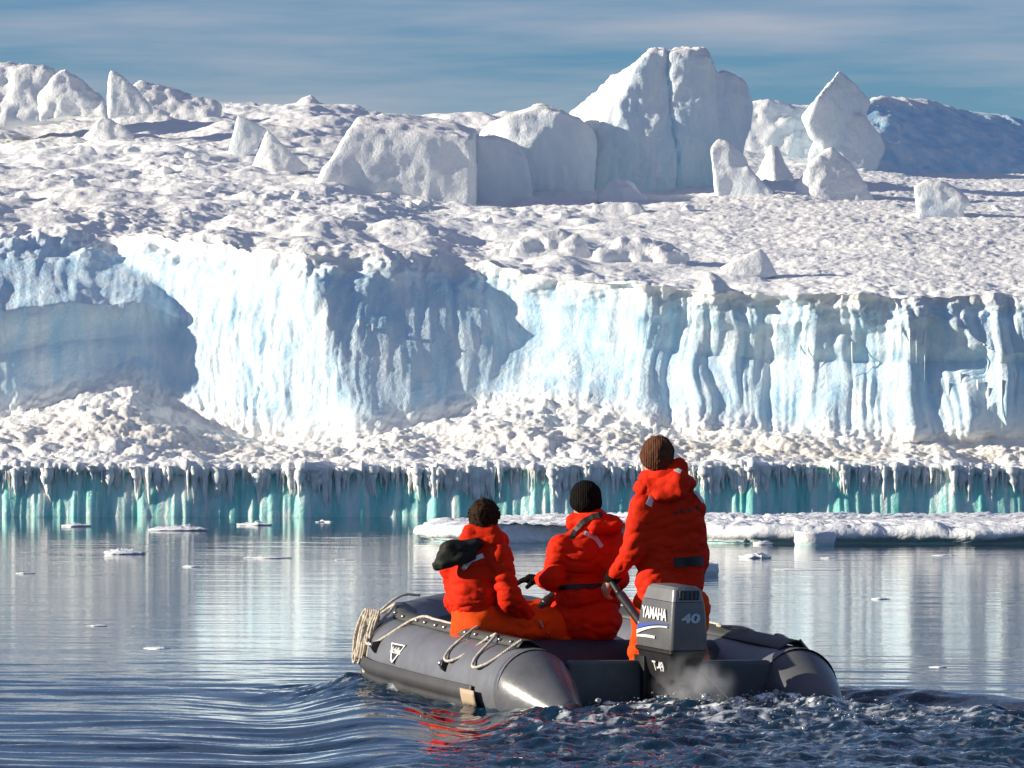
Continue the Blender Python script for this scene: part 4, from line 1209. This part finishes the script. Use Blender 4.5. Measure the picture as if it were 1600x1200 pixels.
def blob(name, prims, voxel, k_, mat, parent, org, wrinkle=None, smooth_it=2, cut=None):
    """one closed continuous surface grown round the prims (tapered capsules and ellipsoids)"""
    bm = bmesh.new()
    for p in prims:
        if p[0] == 'c':
            a, b, ra, rb = Vector(p[1]), Vector(p[2]), p[3], p[4]
            d = b - a; L = max(d.length, 1e-4)
            m_ = Matrix.Translation((a + b) / 2) @ d.to_track_quat('Z', 'Y').to_matrix().to_4x4()
            bmesh.ops.create_cone(bm, cap_ends=True, segments=14, radius1=ra, radius2=rb, depth=L, matrix=m_)
            bmesh.ops.create_uvsphere(bm, u_segments=12, v_segments=8, radius=ra, matrix=Matrix.Translation(a))
            bmesh.ops.create_uvsphere(bm, u_segments=12, v_segments=8, radius=rb, matrix=Matrix.Translation(b))
        else:
            c, r, R_ = p[1], p[2], p[3]
            m_ = Matrix.Translation(Vector(c)) @ Matrix(R_.tolist()).to_4x4() @ Matrix.Diagonal((*r, 1))
            bmesh.ops.create_uvsphere(bm, u_segments=18, v_segments=12, radius=1.0, matrix=m_)
    me = bpy.data.meshes.new('tmp'); bm.to_mesh(me); bm.free()
    me = remesh(me, voxel, smooth_it)
    V, Nn = mesh_arrays(me)
    e = 1e-3
    for it in range(7):
        d = sdf(V, prims, k_)
        g = np.stack([sdf(V + np.eye(3)[i] * e, prims, k_) - d for i in range(3)], -1) / e
        g /= np.linalg.norm(g, axis=1, keepdims=True) + 1e-9
        V = V - g * np.clip(d, -.03, .03)[:, None] * .8
    if wrinkle is not None:
        V = V + g * wrinkle(V, g)[:, None]
    me.vertices.foreach_set('co', (V - np.asarray(org)).astype(np.float32).ravel())
    me.update()
    me.name = name
    return link(name, me, mat, parent)

def cloth(name, c, rough=.75):
    k = NM(name, rough=rough, spec=.10)
    pos = k.n.new('ShaderNodeTexCoord').outputs['Object']
    n = k.noise(5, 5, .6, pos)
    k.to('Base Color', k.ramp(n, [(.3, tuple(x * .82 for x in c)), (.7, tuple(min(1, x * 1.08) for x in c))]))
    k.bump(k.math('ADD', k.noise(16, 4, .6, pos), k.math('MULTIPLY', k.noise(90, 2, .5, pos), .15)), .35, .015)
    return k.m
M_suit = cloth('red_float_suit', (.66, .024, .005))
M_suit2 = cloth('orange_red_trousers', (.74, .070, .006))
M_hoodlin = cloth('black_hood_lining', (.022, .024, .020), .6)
def knit(name, c):
    k = NM(name, rough=.95, spec=.05)
    pos = k.n.new('ShaderNodeTexCoord').outputs['Object']
    k.to('Base Color', k.ramp(k.noise(30, 4, .7, pos), [(.3, tuple(x * .6 for x in c)), (.7, tuple(x * 1.25 for x in c))]))
    wv = k.node('ShaderNodeTexWave', Scale=22.0, Distortion=1.5); k.l.new(pos, wv.inputs['Vector'])
    k.bump(k.math('ADD', wv.outputs['Fac'], k.noise(120, 2, .5, pos)), .5, .006)
    return k.m
M_black = knit('black_knit', (.010, .009, .009))
M_brown = knit('brown_knit', (.105, .046, .028))
M_strap = NM('black_webbing', color=(.012, .012, .012), rough=.6).m
M_refl = NM('silver_reflective_tape', color=(.55, .58, .60), rough=.35, metal=.2).m
M_print = NM('faded_dark_print', color=(.16, .02, .012), rough=.7).m
k = NM('skin', rough=.5, spec=.4); k.set('sss', .15); k.b.inputs['Subsurface Radius'].default_value = (.01, .004, .002)
pos = k.n.new('ShaderNodeTexCoord').outputs['Object']
k.to('Base Color', k.ramp(k.noise(14, 3, .6, pos), [(.3, (.42, .20, .13)), (.7, (.55, .29, .20))]))
M_skin = k.m
M_hair = NM('dark_brown_hair', color=(.030, .014, .007), rough=.8, spec=.12).m
M_eye = NM('eye', color=(.03, .025, .02), rough=.1).m

def folds(amp, sc, seed, az=(1, 1, 1.7)):
    """puffed cloth: rounded swells between sharp creases, running mostly across the limb"""
    def f(V, g):
        q = V * np.array(az) * sc
        q = q + 0.55 * np.stack([fbm(q * .5, 2, seed + 3), fbm(q * .5, 2, seed + 4), fbm(q * .5, 2, seed + 5)], -1)
        a_ = np.abs(pn(q, seed)) ** .75
        b_ = np.abs(pn(q * np.array([1.1, 1.1, 2.4]) + 5, seed + 11)) ** .75
        m_ = sst(-.2, .35, fbm(V * 4.0, 2, seed + 13))
        return amp * (1.9 * np.minimum(a_, .5) + 1.2 * m_ * np.minimum(b_, .45) - .45) + amp * .9 * fbm(V * 5, 2, seed + 9)
    return f

def hand_prims(wrist, dirn, palm_n, curl=.9, size=1.0, side=1, spread=.25):
    """palm, four jointed fingers of unequal length and a thumb off the side of the palm"""
    w = np.asarray(wrist, float); d = np.asarray(dirn, float); d /= np.linalg.norm(d)
    n = np.asarray(palm_n, float); n -= d * (n @ d); n /= np.linalg.norm(n)
    lat = np.cross(d, n) * side
    s_ = size
    out = [('c', w, w + d * .075 * s_, .026 * s_, .030 * s_)]
    for sgn in (-.022, -.008, .008, .022):
        out.append(('c', w + d * .02 * s_ + lat * sgn * .7 * s_, w + d * .085 * s_ + lat * sgn * 1.15 * s_, .015 * s_, .0125 * s_))
    for i, (o_, ln) in enumerate([(-.028, .066), (-.010, .078), (.009, .073), (.026, .058)]):
        p = w + d * .088 * s_ + lat * o_ * 1.1 * s_
        ang = 0
        for j, fr in enumerate((.45, .32, .23)):
            ang += curl * (.55, .75, .5)[j]
            dd = d * math.cos(ang) + n * math.sin(ang) + lat * spread * o_ * 6 * (1 - j * .4)
            dd /= np.linalg.norm(dd)
            q = p + dd * ln * fr * s_ * 1.25
            r0 = (.0098, .0090, .0082)[j] * s_
            out.append(('c', p, q, r0, r0 * .92, .006))
            p = q
    tb = w + d * .028 * s_ + lat * -.030 * s_
    t1 = tb + (d * .6 + lat * -.75 + n * .35) * .040 * s_
    t2 = t1 + (d * .75 + lat * -.1 + n * .75) * .036 * s_
    out += [('c', tb, t1, .0135 * s_, .0115 * s_, .01), ('c', t1, t2, .011 * s_, .009 * s_, .006)]
    return out

def head_prims(c, face, up, s_=1.0):
    """skull, jaw, nose, ears; face = direction looked at"""
    c = np.asarray(c, float); f = np.asarray(face, float); f /= np.linalg.norm(f)
    u = np.asarray(up, float); u -= f * (u @ f); u /= np.linalg.norm(u)
    l = np.cross(u, f)
    R_ = np.stack([l, f, u], -1)
    pr = [('e', c + u * .02 * s_, (.076 * s_, .095 * s_, .098 * s_), R_), ('e', c + f * .02 * s_ - u * .055 * s_, (.058 * s_, .068 * s_, .065 * s_), R_),
          ('c', c + f * .092 * s_ + u * .012 * s_, c + f * .116 * s_ - u * .026 * s_, .010 * s_, .014 * s_, .012), ('c', c + f * .078 * s_ + l * .03 * s_ + u * .03 * s_, c + f * .078 * s_ - l * .03 * s_ + u * .03 * s_, .014 * s_, .014 * s_, .01),
          ('c', c + f * .083 * s_ - u * .062 * s_ + l * .02 * s_, c + f * .083 * s_ - u * .062 * s_ - l * .02 * s_, .009 * s_, .009 * s_, .008),
          ('e', c + l * .078 * s_ - u * .004, (.010 * s_, .020 * s_, .032 * s_), R_, .008), ('e', c - l * .078 * s_ - u * .004, (.010 * s_, .020 * s_, .032 * s_), R_, .008)]
    eyes = [c + f * .084 * s_ + l * .031 * s_ + u * .008, c + f * .084 * s_ - l * .031 * s_ + u * .008]
    return pr, R_, eyes

def add_eyes(person, eyes, org):
    for e in eyes:
        bm = bmesh.new(); bmesh.ops.create_uvsphere(bm, u_segments=10, v_segments=8, radius=.011)
        me = bpy.data.meshes.new('eye'); bm.to_mesh(me); bm.free()
        o = link('eye', me, M_eye, person); o.location = Vector(e) - Vector(org)

def ribbon(name, mat, parent, org, pts, nrm, width, thick=.003):
    """flat tape along pts lying on a surface with normals nrm"""
    V = []
    pts = [np.asarray(p, float) for p in pts]; nrm = [np.asarray(n_, float) / np.linalg.norm(n_) for n_ in nrm]
    for i, p in enumerate(pts):
        t = pts[min(i + 1, len(pts) - 1)] - pts[max(i - 1, 0)]; t /= np.linalg.norm(t)
        sd = np.cross(t, nrm[i]); sd /= np.linalg.norm(sd)
        V += [p - sd * width / 2 - org, p + sd * width / 2 - org]
    F_ = [(2 * i, 2 * i + 1, 2 * i + 3, 2 * i + 2) for i in range(len(pts) - 1)]
    me = bpy.data.meshes.new(name); me.from_pydata([tuple(v) for v in V], [], F_)
    o = link(name, me, mat, parent, False)
    md = o.modifiers.new('s', 'SOLIDIFY'); md.thickness = thick; md.offset = 0
    return o

from mathutils.bvhtree import BVHTree
def wrapped(target, org, uvs, Y0, lift=.004, n=14):
    """points on a built garment met by rays through the garment at photo pixels uvs, and the normals there"""
    vs2, ps2 = [], []
    for tg in (target if isinstance(target, (list, tuple)) else [target]):
        n0 = len(vs2); vs2 += [v.co[:] for v in tg.data.vertices]; ps2 += [tuple(i + n0 for i in p.vertices) for p in tg.data.polygons]
    bvh = BVHTree.FromPolygons(vs2, ps2)
    uvs = np.array(uvs, float)
    d = np.r_[0, np.cumsum(np.linalg.norm(np.diff(uvs, axis=0), axis=1))]
    P_, N_ = [], []
    for s_ in np.linspace(0, d[-1], n):
        u_, v_ = np.interp(s_, d, uvs[:, 0]), np.interp(s_, d, uvs[:, 1])
        p = Vector(W(u_, v_, Y0 - 1.0)) - Vector(org); q = Vector(W(u_, v_, Y0 + 1.0)) - Vector(org)
        h, nn, _, _ = bvh.ray_cast(p, (q - p).normalized())
        if h is None: continue
        P_.append(np.array(h + nn * lift) + np.asarray(org)); N_.append(np.array(nn))
    for _ in range(2):
        if len(N_) > 2: N_ = [N_[0]] + [(N_[i - 1] + N_[i] + N_[i + 1]) / 3 for i in range(1, len(N_) - 1)] + [N_[-1]]
    return P_, N_

def J(u, v, Y): return np.array(W(u, v, Y))
ID3 = np.eye(3)

# ---- standing person at the tiller ------------------------------------------------------------------
Y3 = 33.45
org3 = J(1046, 1105, Y3); org3[2] = .09
p3 = empty('person', org3, 'person standing at the motor in a red suit and brown knit hat, hand on tiller', 'person')
hc = J(1026, 716, Y3 + .01)
face3 = np.array([-.55, .80, .22]); up3 = np.array([.02, -.12, 1.0])
hp, HR, eyes3 = head_prims(hc, face3, up3, 1.04)
sh_l, sh_r = J(1000, 793, Y3 - .06), J(1082, 790, Y3 + .12)
el_l, wr_l = J(989, 860, Y3 - .10), J(958, 902, Y3 + .08)
el_r, wr_r = J(1094, 872, Y3 + .14), J(1080, 935, Y3 + .30)
hip_l, hip_r = J(1020, 950, Y3 + .03), J(1074, 950, Y3 + .03)
kn_l, kn_r = J(1008, 1025, Y3 + .02), J(1082, 1028, Y3 + .04)
ft_l, ft_r = np.array([J(1006, 1100, Y3)[0], Y3 + .0, .16]), np.array([J(1084, 1100, Y3)[0], Y3 + .04, .16])
nk = J(1036, 752, Y3 + .02); chest = J(1044, 815, Y3 + .03); belly = J(1047, 900, Y3 + .04)
body3 = hp + [('c', nk, hc - np.array([0, 0, .03]), .055, .052), ('c', nk, chest, .055, .065), ('c', chest, belly, .065, .065), ('c', sh_l, sh_r, .06, .06), ('c', sh_l, el_l, .05, .042), ('c', el_l, wr_l, .042, .028), ('c', sh_r, el_r, .05, .042), ('c', el_r, wr_r, .042, .028),
              ('c', belly, hip_l, .065, .07), ('c', belly, hip_r, .065, .07), ('c', hip_l, kn_l, .08, .055), ('c', kn_l, ft_l, .05, .04), ('c', hip_r, kn_r, .08, .055), ('c', kn_r, ft_r, .05, .04)]
grip_dir = J(950, 914, Y3 + .12) - wr_l
body3 += hand_prims(wr_l + np.array([-.008, 0, -.01]), [-.45, .35, -.75], [.75, .45, -.2], 1.0, 1.0, 1)
body3 += hand_prims(wr_r, [-.3, .5, -.8], [-.9, -.2, .1], .7, 1.0, -1)
blob('body', body3, .0085, .022, M_skin, p3, org3, smooth_it=1)
add_eyes(p3, eyes3, org3)
jk3 = [('c', J(1022, 848, Y3 + .0), J(1070, 848, Y3 + .10), .124, .124), ('c', J(1023, 912, Y3 + .0), J(1070, 912, Y3 + .10), .120, .120), ('c', J(1022, 815, Y3 - .01), J(1068, 815, Y3 + .09), .122, .122), ('c', J(1022, 880, Y3 + .0), J(1072, 880, Y3 + .10), .118, .118), ('c', J(1024, 942, Y3 + .0), J(1068, 942, Y3 + .10), .120, .120), ('c', J(1010, 796, Y3 - .04), J(1076, 795, Y3 + .11), .10, .10), ('c', J(1040, 772, Y3 + .03), J(1044, 815, Y3 + .04), .09, .13),
       ('c', sh_l + np.array([.02, 0, 0]), el_l, .088, .070), ('c', el_l, wr_l + np.array([.012, -.02, .02]), .070, .050), ('c', sh_r - np.array([.02, 0, 0]), el_r - np.array([.012, 0, 0]), .088, .070), ('c', el_r - np.array([.012, 0, 0]), wr_r, .070, .050)]
jacket3 = blob('jacket', jk3, .0085, .035, M_suit, p3, org3, folds(.014, 7.5, 401))
blob('trousers', [('c', hip_l, kn_l, .125, .098), ('c', kn_l, ft_l, .098, .085), ('c', hip_r, kn_r, .125, .098), ('c', kn_r, ft_r, .098, .085), ('c', hip_l, hip_r, .13, .13)], .012, .04, M_suit2, p3, org3, folds(.014, 7, 411))
for ft in (ft_l, ft_r):
    blob('boot', [('c', ft + np.array([0, 0, .06]), ft + np.array([-.01, .0, -.05]), .075, .06), ('c', ft + np.array([0, 0, -.03]), ft + np.array([-.07, .16, -.04]), .055, .045)], .012, .03, M_strap, p3, org3)
dl_ = (wr_l - el_l) / np.linalg.norm(wr_l - el_l)
blob('cuff', [('c', wr_l - dl_ * .035, wr_l + dl_ * .018, .052, .046)], .008, .02, M_black, p3, org3, folds(.004, 14, 451))
# raised collar and rolled hood
cl3 = [('c', J(1022, 748, Y3 + .06), J(1058, 736, Y3 - .03), .088, .062), ('c', J(1040, 742, Y3 - .02), J(1062, 728, Y3 - .03), .072, .048), ('c', J(1012, 752, Y3 + .07), J(1030, 742, Y3 + .0), .055, .07)]
blob('collar', cl3, .009, .03, M_suit, p3, org3, folds(.008, 12, 421))
hd3 = [('c', J(1008, 764, Y3 - .03), J(1060, 752, Y3 - .09), .055, .062), ('c', J(1060, 752, Y3 - .09), J(1076, 756, Y3 + .02), .062, .045), ('c', J(1030, 775, Y3 - .10), J(1062, 770, Y3 - .11), .045, .045), ('c', J(1002, 762, Y3 + .03), J(1010, 764, Y3 - .03), .045, .055)]
hood3 = blob('hood', hd3, .010, .04, M_suit, p3, org3, folds(.010, 10, 431))
# knit hat pulled to the ears, tilted back
f3, u3, l3 = HR[:, 1], HR[:, 2], HR[:, 0]
hat_up = u3 * .93 - f3 * .3
HRH = np.stack([l3, np.cross(hat_up, l3) / np.linalg.norm(np.cross(hat_up, l3)), hat_up / np.linalg.norm(hat_up)], -1)
hat3 = blob('knit_hat', [('e', hc + hat_up * .038, (.100, .112, .108), HRH), ('e', hc + hat_up * .09 - f3 * .01, (.055, .062, .062), HRH), ('e', hc - hat_up * .012 + f3 * .0, (.099, .112, .060), HRH)], .008, .03, M_brown, p3, org3, folds(.006, 14, 441, (2, 2, .8)))
# reflective tapes, chest strap, faded back print
P_, N_ = wrapped(jacket3, org3, [(1024, 764), (1013, 790)], Y3); ribbon('reflective_tape', M_refl, p3, org3, P_, N_, .042)
P_, N_ = wrapped(hood3, org3, [(1056, 734), (1064, 738)], Y3); ribbon('reflective_tape', M_refl, p3, org3, P_, N_, .034)
P_, N_ = wrapped(jacket3, org3, [(1086, 768), (1098, 785)], Y3); ribbon('reflective_tape', M_refl, p3, org3, P_, N_, .03)
P_, N_ = wrapped(jacket3, org3, [(1053, 879), (1098, 876)], Y3); ribbon('waist_strap', M_strap, p3, org3, P_, N_, .062)
for i in range(4):                           # worn, unreadable marks of the back print
    P_, N_ = wrapped(jacket3, org3, [(1053 + i * 11, 803 - i * 3.0), (1059 + i * 11, 801 - i * 3.0)], Y3, n=4)
    ribbon('back_print', M_print, p3, org3, P_, N_, .030 + .006 * (i % 2))

# ---- left seated person, bareheaded -----------------------------------------------------------------
Y1 = 33.62
org1 = J(752, 1008, Y1)
p1 = empty('person', org1, 'bareheaded person in a red suit with black hood lining seated on the boat tube', 'person')
hc = J(757, 812, Y1 + .02)
hp, HR, eyes1 = head_prims(hc, [.25, .95, .08], [.05, -.05, 1], 1.02)
sh_l, sh_r = J(712, 880, Y1 + .10), J(778, 872, Y1 - .06)
el_r, wr_r = J(797, 936, Y1 - .12), J(826, 966, Y1 + .10)
el_l, wr_l = J(716, 940, Y1 + .22), J(790, 960, Y1 + .38)
hip_r, hip_l = J(752, 984, Y1 - .04), J(738, 978, Y1 + .16)
kn_r, kn_l = J(862, 975, Y1 + .26), J(850, 962, Y1 + .46)
ft_r, ft_l = J(886, 1068, Y1 + .30), J(872, 1055, Y1 + .52)
nk = J(754, 845, Y1 + .02); chest = J(745, 890, Y1 + .03); belly = J(742, 960, Y1 + .05)
body1 = hp + [('c', nk, hc - np.array([0, 0, .03]), .055, .052), ('c', nk, chest, .055, .065), ('c', chest, belly, .065, .065), ('c', sh_l, sh_r, .06, .06), ('c', sh_l, el_l, .05, .04), ('c', el_l, wr_l, .04, .028), ('c', sh_r, el_r, .05, .04), ('c', el_r, wr_r, .04, .028),
              ('c', belly, hip_l, .065, .07), ('c', belly, hip_r, .065, .07), ('c', hip_l, kn_l, .08, .055), ('c', kn_l, ft_l, .05, .04), ('c', hip_r, kn_r, .08, .055), ('c', kn_r, ft_r, .05, .04)]
body1 += hand_prims(wr_r, [.75, .45, -.4], [.1, -.2, -1], .6, 1.0, 1) + hand_prims(wr_l, [.8, .3, -.3], [0, 0, -1], .6, 1.0, -1)
blob('body', body1, .0085, .022, M_skin, p1, org1, smooth_it=1)
add_eyes(p1, eyes1, org1)
jk1 = [('c', J(743, 885, Y1 + .03), J(742, 930, Y1 + .04), .160, .166), ('c', J(741, 928, Y1 + .05), J(744, 938, Y1 + .05), .168, .166), ('c', sh_l, sh_r, .095, .095), ('c', J(752, 856, Y1 + .02), J(745, 880, Y1 + .03), .10, .15),
       ('c', sh_r, el_r, .082, .066), ('c', el_r, wr_r - (wr_r - el_r) * .08, .066, .048), ('c', sh_l, el_l, .092, .08), ('c', el_l, wr_l, .08, .052)]
jacket1 = blob('jacket', jk1, .0085, .035, M_suit, p1, org1, folds(.015, 7.5, 501))
tr1 = [('c', J(746, 962, Y1 + .05), J(745, 985, Y1 + .05), .165, .172), ('c', hip_r, kn_r, .13, .10), ('c', kn_r, ft_r, .10, .082), ('c', hip_l, kn_l, .13, .10), ('c', kn_l, ft_l, .10, .082)]
blob('trousers', tr1, .012, .04, M_suit2, p1, org1, folds(.014, 7, 511))
for ft in (ft_l, ft_r):
    blob('boot', [('c', ft + np.array([0, 0, .03]), ft + np.array([0, 0, -.05]), .072, .058), ('c', ft + np.array([0, 0, -.05]), ft + np.array([.14, .10, -.06]), .052, .045)], .012, .03, M_strap, p1, org1)
cl1 = [('c', J(735, 846, Y1 - .03), J(770, 842, Y1 - .05), .062, .062), ('c', J(770, 842, Y1 - .05), J(782, 845, Y1 + .05), .06, .055), ('c', J(735, 846, Y1 - .03), J(728, 848, Y1 + .06), .060, .05), ('c', J(737, 832, Y1 - .03), J(770, 832, Y1 - .05), .055, .052), ('c', J(765, 850, Y1 - .03), J(778, 872, Y1 - .02), .07, .06)]
blob('collar', cl1, .009, .028, M_suit, p1, org1, folds(.009, 11, 521))
hd1 = [('c', J(742, 851, Y1 - .11), J(702, 857, Y1 - .13), .040, .046), ('c', J(702, 857, Y1 - .13), J(680, 883, Y1 - .12), .044, .020), ('c', J(736, 866, Y1 - .14), J(692, 884, Y1 - .15), .030, .022), ('c', J(720, 858, Y1 - .13), J(694, 874, Y1 - .13), .040, .036), ('c', J(746, 850, Y1 - .10), J(722, 874, Y1 - .15), .034, .026), ('c', J(722, 874, Y1 - .15), J(684, 886, Y1 - .12), .028, .016)]
blob('hood', hd1, .009, .035, M_hoodlin, p1, org1, folds(.012, 10, 531))
P_, N_ = wrapped(jacket1, org1, [(755, 868), (735, 876), (723, 890)], Y1); ribbon('reflective_tape', M_refl, p1, org1, P_, N_, .030)
# short tousled hair: scalp cap plus tufts
f1, u1, l1 = HR[:, 1], HR[:, 2], HR[:, 0]
hair = blob('hair', [('e', hc + u1 * .035 - f1 * .012, (.092, .108, .098), HR), ('e', hc - f1 * .045 - u1 * .015, (.078, .065, .080), HR)], .008, .03, M_hair, p1, org1, lambda V, g: .012 * fbm(V * np.array([40, 40, 14]), 3, 541, ridge=True))
bm = bmesh.new()
r2 = np.random.default_rng(9)
for i in range(520):
    d = r2.normal(size=3); d /= np.linalg.norm(d)
    q = l1 * d[0] * .092 + f1 * d[1] * .108 + u1 * d[2] * .1
    if d[2] < -.55 or (d[1] > .55 and d[2] < .45): continue
    p = hc + u1 * .033 - f1 * .012 + q
    tip = p + d * r2.uniform(.008, .026) + np.array([r2.normal() * .012, r2.normal() * .012, -.008 + r2.normal() * .012])
    sd = np.cross(d, r2.normal(size=3)); sd /= np.linalg.norm(sd); sd2 = np.cross(d, sd)
    a_, b_, c_ = (bm.verts.new(p - d * .012 + sd * .006 - org1), bm.verts.new(p - d * .012 - sd * .003 + sd2 * .005 - org1), bm.verts.new(p - d * .012 - sd * .003 - sd2 * .005 - org1))
    t_ = bm.verts.new(tip - org1)
    for f_ in ((a_, b_, t_), (b_, c_, t_), (c_, a_, t_)): bm.faces.new(f_)
me = bpy.data.meshes.new('hair_tuft'); bm.to_mesh(me); bm.free()
o = link('hair_tuft', me, M_hair, hair, False); o['kind'] = 'stuff'

# ---- middle seated person in black hat ---------------------------------------------------------------
Y2 = 33.95
org2 = J(915, 985, Y2)
p2 = empty('person', org2, 'seated person in a red suit and black knit hat reaching out a gloved hand', 'person')
hc = J(914, 786, Y2 + .01)
hp, HR, eyes2 = head_prims(hc, [-.45, .88, .05], [.03, -.04, 1], 1.0)
sh_l, sh_r = J(876, 862, Y2 - .06), J(950, 842, Y2 + .10)
el_l, wr_l = J(862, 906, Y2 - .10), J(846, 906, Y2 + .12)
el_r, wr_r = J(962, 905, Y2 - .06), J(905, 935, Y2 + .16)
hip_l, hip_r = J(896, 968, Y2 + .02), J(930, 970, Y2 + .02)
kn_l, kn_r = J(850, 985, Y2 + .34), J(885, 985, Y2 + .42)
ft_l, ft_r = J(846, 1075, Y2 + .36), J(884, 1075, Y2 + .44)
nk = J(916, 812, Y2 + .02); chest = J(917, 865, Y2 + .03); belly = J(918, 940, Y2 + .03)
body2 = hp + [('c', nk, hc - np.array([0, 0, .03]), .055, .052), ('c', nk, chest, .055, .065), ('c', chest, belly, .065, .065), ('c', sh_l, sh_r, .06, .06), ('c', sh_l, el_l, .05, .04), ('c', el_l, wr_l, .04, .028), ('c', sh_r, el_r, .05, .04), ('c', el_r, wr_r, .04, .028),
              ('c', belly, hip_l, .065, .07), ('c', belly, hip_r, .065, .07), ('c', hip_l, kn_l, .08, .055), ('c', kn_l, ft_l, .05, .04), ('c', hip_r, kn_r, .08, .055), ('c', kn_r, ft_r, .05, .04)]
hl2 = hand_prims(wr_l, [-.85, .2, .05], [-.1, .2, -1], .45, 1.0, -1, .5)
hr2 = hand_prims(wr_r, [-.8, .3, -.3], [0, .2, -1], .9, 1.0, 1)
blob('body', body2 + hl2 + hr2, .0085, .022, M_skin, p2, org2, smooth_it=1)
add_eyes(p2, eyes2, org2)
def thicker(pr, d): return [(p[0], p[1], p[2], p[3] + d, p[4] + d) + tuple(p[5:]) for p in pr]
for hh in (hl2, hr2):
    blob('glove', thicker(hh, .0045) + [('c', hh[0][1], np.asarray(hh[0][1]) + (np.asarray(hh[0][1]) - np.asarray(hh[0][2])) * .9, .036, .042)], .008, .010, M_black, p2, org2, smooth_it=1)
jk2 = [('c', J(900, 872, Y2 - .01), J(938, 872, Y2 + .08), .14, .14), ('c', J(900, 930, Y2 + .0), J(936, 932, Y2 + .08), .14, .145), ('c', sh_l, sh_r, .09, .095), ('c', J(916, 820, Y2 + .02), J(918, 850, Y2 + .03), .085, .14),
       ('c', sh_l, el_l, .082, .070), ('c', el_l, wr_l + (el_l - wr_l) * .15, .070, .050), ('c', sh_r, el_r, .084, .072), ('c', el_r, wr_r, .072, .05)]
jacket2 = blob('jacket', jk2, .0085, .035, M_suit, p2, org2, folds(.015, 7.5, 601))
tr2 = [('c', hip_l, hip_r, .16, .165), ('c', hip_l, kn_l, .13, .10), ('c', kn_l, ft_l, .10, .082), ('c', hip_r, kn_r, .13, .10), ('c', kn_r, ft_r, .10, .082)]
blob('trousers', tr2, .012, .04, M_suit, p2, org2, folds(.016, 7, 611))
for ft in (ft_l, ft_r):
    blob('boot', [('c', ft + np.array([0, 0, .03]), ft + np.array([0, 0, -.05]), .072, .058), ('c', ft + np.array([0, 0, -.05]), ft + np.array([-.06, .15, -.06]), .052, .045)], .012, .03, M_strap, p2, org2)
cl2 = [('c', J(898, 816, Y2 + .02), J(932, 808, Y2 - .04), .062, .058), ('c', J(932, 808, Y2 - .04), J(940, 812, Y2 + .05), .055, .05), ('c', J(915, 818, Y2 - .05), J(945, 816, Y2 - .06), .055, .055)]
collar2 = blob('collar', cl2, .009, .03, M_suit, p2, org2, folds(.008, 12, 621))
hd2 = [('c', J(930, 824, Y2 - .09), J(960, 822, Y2 - .06), .050, .045), ('c', J(960, 820, Y2 - .06), J(952, 815, Y2 + .03), .045, .05)]
hood2 = blob('hood', hd2, .010, .04, M_suit, p2, org2, folds(.010, 10, 631))
f2, u2, l2 = HR[:, 1], HR[:, 2], HR[:, 0]
blob('knit_hat', [('e', hc + u2 * .042 - f2 * .008, (.098, .112, .105), HR), ('e', hc - u2 * .005 - f2 * .02, (.097, .105, .062), HR)], .008, .03, M_black, p2, org2, folds(.004, 16, 641, (2, 2, .8)))
P_, N_ = wrapped([jacket2, collar2, hood2], org2, [(941, 804), (926, 807), (910, 816), (898, 830), (892, 842)], Y2); ribbon('camera_strap', M_strap, p2, org2, P_, N_, .034)
P_, N_ = wrapped([jacket2, hood2], org2, [(912, 832), (930, 840), (940, 855)], Y2); ribbon('reflective_tape', M_refl, p2, org2, P_, N_, .030)
P_, N_ = wrapped(jacket2, org2, [(872, 918), (900, 917), (935, 916), (962, 916)], Y2); ribbon('waist_strap', M_strap, p2, org2, P_, N_, .034)
# camera with a long lens resting in the lap
cb = J(872, 926, Y2 + .10); ce = J(826, 968, Y2 + .02)
camo = empty('telephoto_camera', tuple(cb), 'black camera with long lens held in front of the middle person', 'camera')
cd_ = Vector(ce - cb); cd_.normalize(); L_ = float(np.linalg.norm(ce - cb))
Q_ = cd_.to_track_quat('Z', 'Y').to_matrix().to_4x4()
def turned(name, mat, rows, parent, n=24):
    a_ = np.linspace(0, 2 * math.pi, n, endpoint=False)
    V = np.concatenate([np.stack([r * np.cos(a_), r * np.sin(a_), np.full(n, z)], -1) for z, r in rows])
    me = mesh_np(name, V, grid_faces(len(rows), n, True))
    bm = bmesh.new(); bm.from_mesh(me); bmesh.ops.holes_fill(bm, edges=bm.edges[:], sides=0); bmesh.ops.recalc_face_normals(bm, faces=bm.faces[:]); bm.to_mesh(me); bm.free()
    me.transform(Q_); o = link(name, me, mat, parent); me.set_sharp_from_angle(angle=math.radians(35)); return o
turned('lens', M_blk, [(.02, .036), (.07, .036), (.075, .040), (.12, .040), (.125, .036), (.15, .036), (.16, .045), (L_ - .02, .047), (L_, .046)], camo)
bodyc = box('camera_body', M_blk, camo, (-.07, -.045, -.05), (.07, .055, .022), .012, 3); bodyc.data.transform(Q_)
